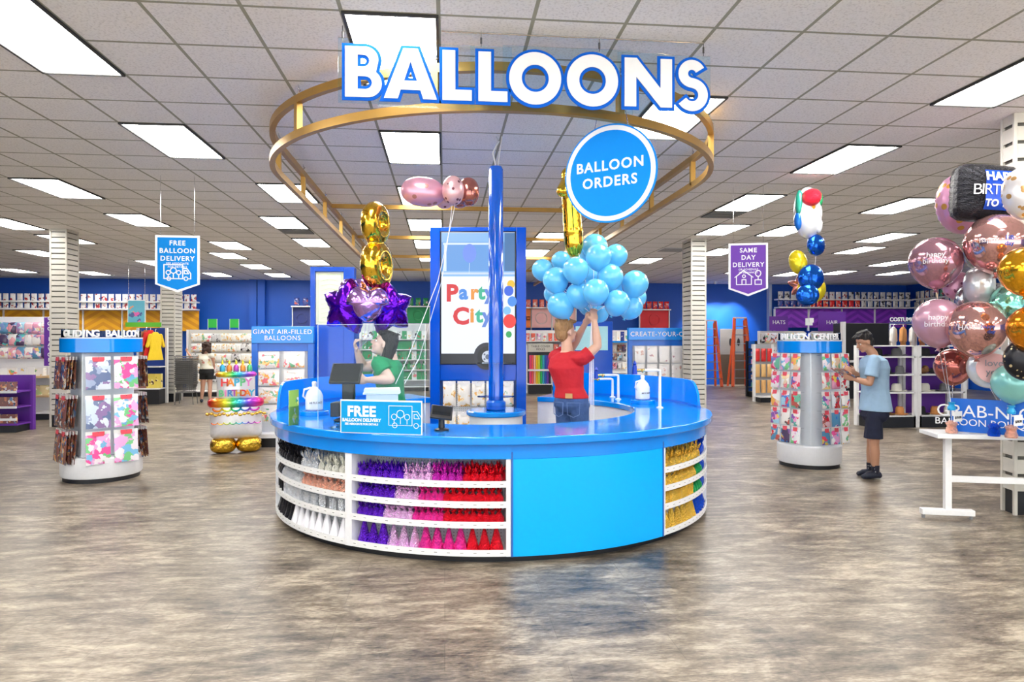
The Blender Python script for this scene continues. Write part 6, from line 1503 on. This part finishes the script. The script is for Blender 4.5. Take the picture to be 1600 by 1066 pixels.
# ================================================================== ladders, doors, right side
DM = M('door_steel', (.30, .28, .26), .35, metal=.6); YD = BACK-.06
for k, (a, b_) in enumerate(((1125, 1147), (1148, 1170))):
    x0, x1 = XY(a, YD), XY(b_, YD); zt = ZY(a, 514, YD)
    o = MB().bx(x0, x1, YD, YD+.05, .0, zt).build('door_%d' % (k+1), DM, None, bevel=.004); o['kind'] = 'structure'
    MB().bx(x0+.02, x1-.02, YD-.008, YD, .02, 1.1).build('kick_plate', M('door_dark', (.10, .07, .05), .4, metal=.5), o)
    xc = x1-.14 if k == 0 else x0+.14; MB().prism([(xc+.05*math.cos(i*PI/8), 1.55+.14*math.sin(i*PI/8)) for i in range(16)], YD-.012, YD-.001).build('porthole', BLACK, o)
def ladder(px, w_, h, label, d_=24.0, open_=.5):
    Y = YD-.9; X = XY(px, Y); OR = M('ladder_orange', (.72, .10, .02), .4); t = thing('step_ladder', label, 'ladder', (X, Y, 0))
    for s in (-1, 1):
        MB().tube([(s*w_/2, -open_*.5, 0), (s*w_*.28, 0, h)], .06, 4).build('front_rail', OR, t); MB().tube([(s*w_*.46, open_*.5, 0), (s*w_*.24, .03, h*.97)], .045, 4).build('rear_rail', OR, t)
        MB().box(s*w_/2, -open_*.5, .02, .07, .08, .04).build('rubber_foot', BLACK, t)
    for i in range(1, 8):
        f = i/8; MB().box(0, -open_*.5*(1-f), h*f, w_*(1-f)+w_*.56*f, .08, .03).build('step', GREYM, t)
    MB().box(0, 0, h, w_*.6, .16, .05).build('top_cap', M('ladder_cap', (.65, .6, .55), .5), t)
ladder(1156, .72, 2.4, 'taller orange step ladder right of the grey steel doors'); ladder(1110, .62, 2.3, 'orange step ladder partly behind the slatwall column')
ladder(1106, .4, 2.2, 'x') if False else None
# wire rack
YV = 16.9
t, x0, x1 = gondola(1188, 1217, YV, ZY(1200, 538, YV), (), 'grey wire rack with red and yellow packs left of the right display', M('wire_back', (.35, .36, .38), .5), .4)
for r_ in range(3):
    for i in range(3): package(.13, .34, .06, [M('pack_red', (.7, .03, .03), .3), M('pack_skin', (.8, .5, .2), .3), M('pack_tan', (.75, .42, .15), .3)][r_], Vector((x0+(i+.5)*(x1-x0)/3, YV+.335, ZY(1200, 545+r_*25, YV))), 0, '%s pack from left in tier %s of the grey wire rack' % (nth(i+1), ('one', 'two', 'three')[r_]), 'packs on the wire rack', header=False, name='accessory_pack')
t, x0, x1 = gondola(1176, 1190, 18.5, ZY(1183, 533, 18.5), tuple(ZY(1183, y, 18.5) for y in (545, 557, 569, 581, 593, 605)), 'narrow dark rack of colourful packs left of the grey wire rack', NAVY, .4, frame_=BLACK)
for k, py in enumerate((545, 557, 569, 581, 593, 605)): row('box', x0, x1, 18.6, ZY(1183, py, 18.5), 3, .07, .13, [P_C, FY if k == 0 else P_W, RD], 'pack from the left on level %s of the narrow dark rack' % ('one', 'two', 'three', 'four', 'five', 'six')[k], 'packs on the narrow dark rack')
# white gondola behind right display
peg_gondola(1196, 1325, 19.0, 517, 4, 14, [BKW, P_W, P_R, P_G], 'long costume accessory gondola behind the right display', .18, .3, .42)
for k, (px, s_) in enumerate(((1217, 'HATS'), (1300, 'HAIR'))):
    t = thing('purple_flag_sign', 'small purple sign reading %s on the gondola behind the right display' % s_, 'sign', (XY(px, 19.0), 19.0, ZY(px, 517, 19.0))); w_ = .28 if k == 0 else .42; MB().bx(-w_, w_, 0, .02, .0, .42 if k == 0 else .56).build('flag', PURP, t); txt('lettering', s_, .16, (0, -.003, .25), t, SIGNW, ext=.001)
# black changing booth
x0, x1 = XY(1321, 17.8), XY(1392, 17.8); t = thing('fitting_booth', 'black fitting booth panel behind the man in the pale shirt', 'booth', ((x0+x1)/2, 17.8, 0)); w_ = x1-x0; BK2 = M('booth_black', (.010, .010, .011), .5)
MB().bx(-w_/2, w_/2, 0, .6, 0, ZY(1350, 505, 17.8)).build('booth_panel', BK2, t, bevel=.01); MB().bx(-w_/2-.09, -w_/2, -.02, .1, 0, ZY(1350, 503, 17.8)).build('white_post', WMET, t); MB().bx(-w_/2+.12, -w_/2+.28, -.01, 0, 1.0, 1.06).build('door_pull', WMET, t)
# hat shelving
YH = 11.75
zs = tuple(ZY(1432, y, YH) for y in (557, 585, 613)); HATM = [M('hat_black', (.015, .015, .018), .8), M('hat_tan', (.50, .21, .06), .8), M('hat_grey', (.12, .12, .13), .8), M('hat_brown', (.18, .08, .03), .8), M('hat_white', (.6, .58, .52), .8)]
for k, (a, b_) in enumerate(((1362, 1431), (1437, 1508))):
    t, x0, x1 = gondola(a, b_, YH, ZY(1432, 540, YH), zs, ('left', 'right')[k]+' purple backed hat shelving unit behind the bouquet table', PURP, .5, base=.22)
    sd = MB().bx(-(x1-x0)/2, (x1-x0)/2, -.0, .02, .0, .2).build('black_front', KICK, t)
    for s in (-1, 1): MB().bx(s*(x1-x0)/2-.035, s*(x1-x0)/2+.035, -.0, .06, 0, ZY(1432, 540, YH)).build('front_post', WMET, t)
    for li, z in enumerate(zs+(.22,)):
        mm = [[0, 2, 0], [0, 0, 2], [2, 4, 2], [1, 3, 1]][li] if k == 0 else [[0, 0, 2], [3, 0, 3], [4, 2, 2], [0, 1, 4]][li]
        row('hat' if li != 1 or k == 0 else 'shoe', x0+.05, x1-.05, YH+.2, z, 2+(li % 2), .36-.06*(li % 2), .15, [HATM[q] for q in mm], 'hat from the left on level %s of the %s hat shelving' % (('one', 'two', 'three', 'four')[li], ('left', 'right')[k]), 'hats on the %s shelving' % ('left', 'right')[k], cat='hat' if li != 1 or k == 0 else 'shoe')
    MB().bx(-(x1-x0)/2, (x1-x0)/2, 0, .5, ZY(1432, 540, YH)-.02, ZY(1432, 540, YH)).build('top_shelf', WMET, t)
t = thing('costume_rail', 'chrome costume rail with COSTUMES letters above the hat shelving', 'rail', (XY(1415, 14.0), 14.0, 0))
x_ = XY(1440, 14)-XY(1415, 14)
MB().tube([(-x_, 0, 0), (-x_, 0, 1.95), (x_, 0, 1.95), (x_, 0, 0)], .018, 6).build('rail_frame', STEEL, t); txt('lettering', 'COSTUMES', .12, (-.08, -.02, 2.06), t, SIGNW, ext=.004, off=.02)
MB().bx(-x_, x_, -.005, .005, 1.97, 2.0).build('sign_rail', STEEL, t)
for i, (c_, nm) in enumerate((((.78, .76, .70), 'white'), ((.65, .3, .1), 'orange'), ((.8, .78, .74), 'ivory'), ((.45, .2, .08), 'brown'))): garment(XY(1396+i*15, 14), 14.0, 1.9, .6, .30, c_, '%s costume hanging on the chrome rail above the hats' % nm, .75)
# right wall upper run
for i in range(5):
    y1 = BACK-.7-i*1.22; t = thing('wall_graphic_panel', 'purple chevron panel on the right wall, %s from the corner' % nth(i+1), 'wall panel', (RIGHT-.1, y1-.61, 0), -PI/2, 'purple chevron panels on the right wall')
    MB().bx(-.59, .59, -.03, 0, ZY(1420, 512, 23.4), ZY(1420, 483, 23.4)).build('graphic', PCH, t); MB().bx(-.63, -.59, -.08, 0, 0, 3.0).build('upright', WMET, t)
for ri, zt in enumerate((ZY(1420, 456.5, 23.4), ZY(1420, 469, 23.4))):
    s = thing('wall_shelf', 'white shelf on the right wall, %s one down' % nth(ri+1), 'shelf', (RIGHT-.2, BACK-3.8, zt-.26)); MB().bx(-.15, .15, -3, 3, -.05, -.004).build('shelf_board', WMET, s)
    for i in range(24): package(.19, .255, .05, [BKW, P_G, P_R][i % 3], Vector((RIGHT-.25, BACK-.95-i*.24, zt-.002)), PI/2*-1, 'small package on the %s shelf of the right wall' % nth(ri+1), 'packages on the %s right wall shelf' % nth(ri+1), header=False, name='carton')

# wall washing spotlights over the blue corner by the ladders
for k, px in enumerate((1118, 1139, 1162)):
    X = XY(px, 23.0); t = thing('wall_spotlight', 'small ceiling spotlight washing the blue wall above the steel doors, %s from left' % nth(k+1), 'spotlight', (X, 23.0, CEIL))
    MB().lathe([(.001, -.09), (.05, -.09), (.06, -.04), (.06, 0)], 16).build('lamp_housing', WMET, t)
    l = bpy.data.lights.new('spot_lamp', 'SPOT'); l.energy = 260; l.spot_size = math.radians(70); l.spot_blend = .6; l.shadow_soft_size = .04
    o = bpy.data.objects.new('spot_lamp', l); COL.objects.link(o); o.parent = t; o.location = (0, .02, -.11); o.rotation_euler = (math.radians(28), 0, 0)
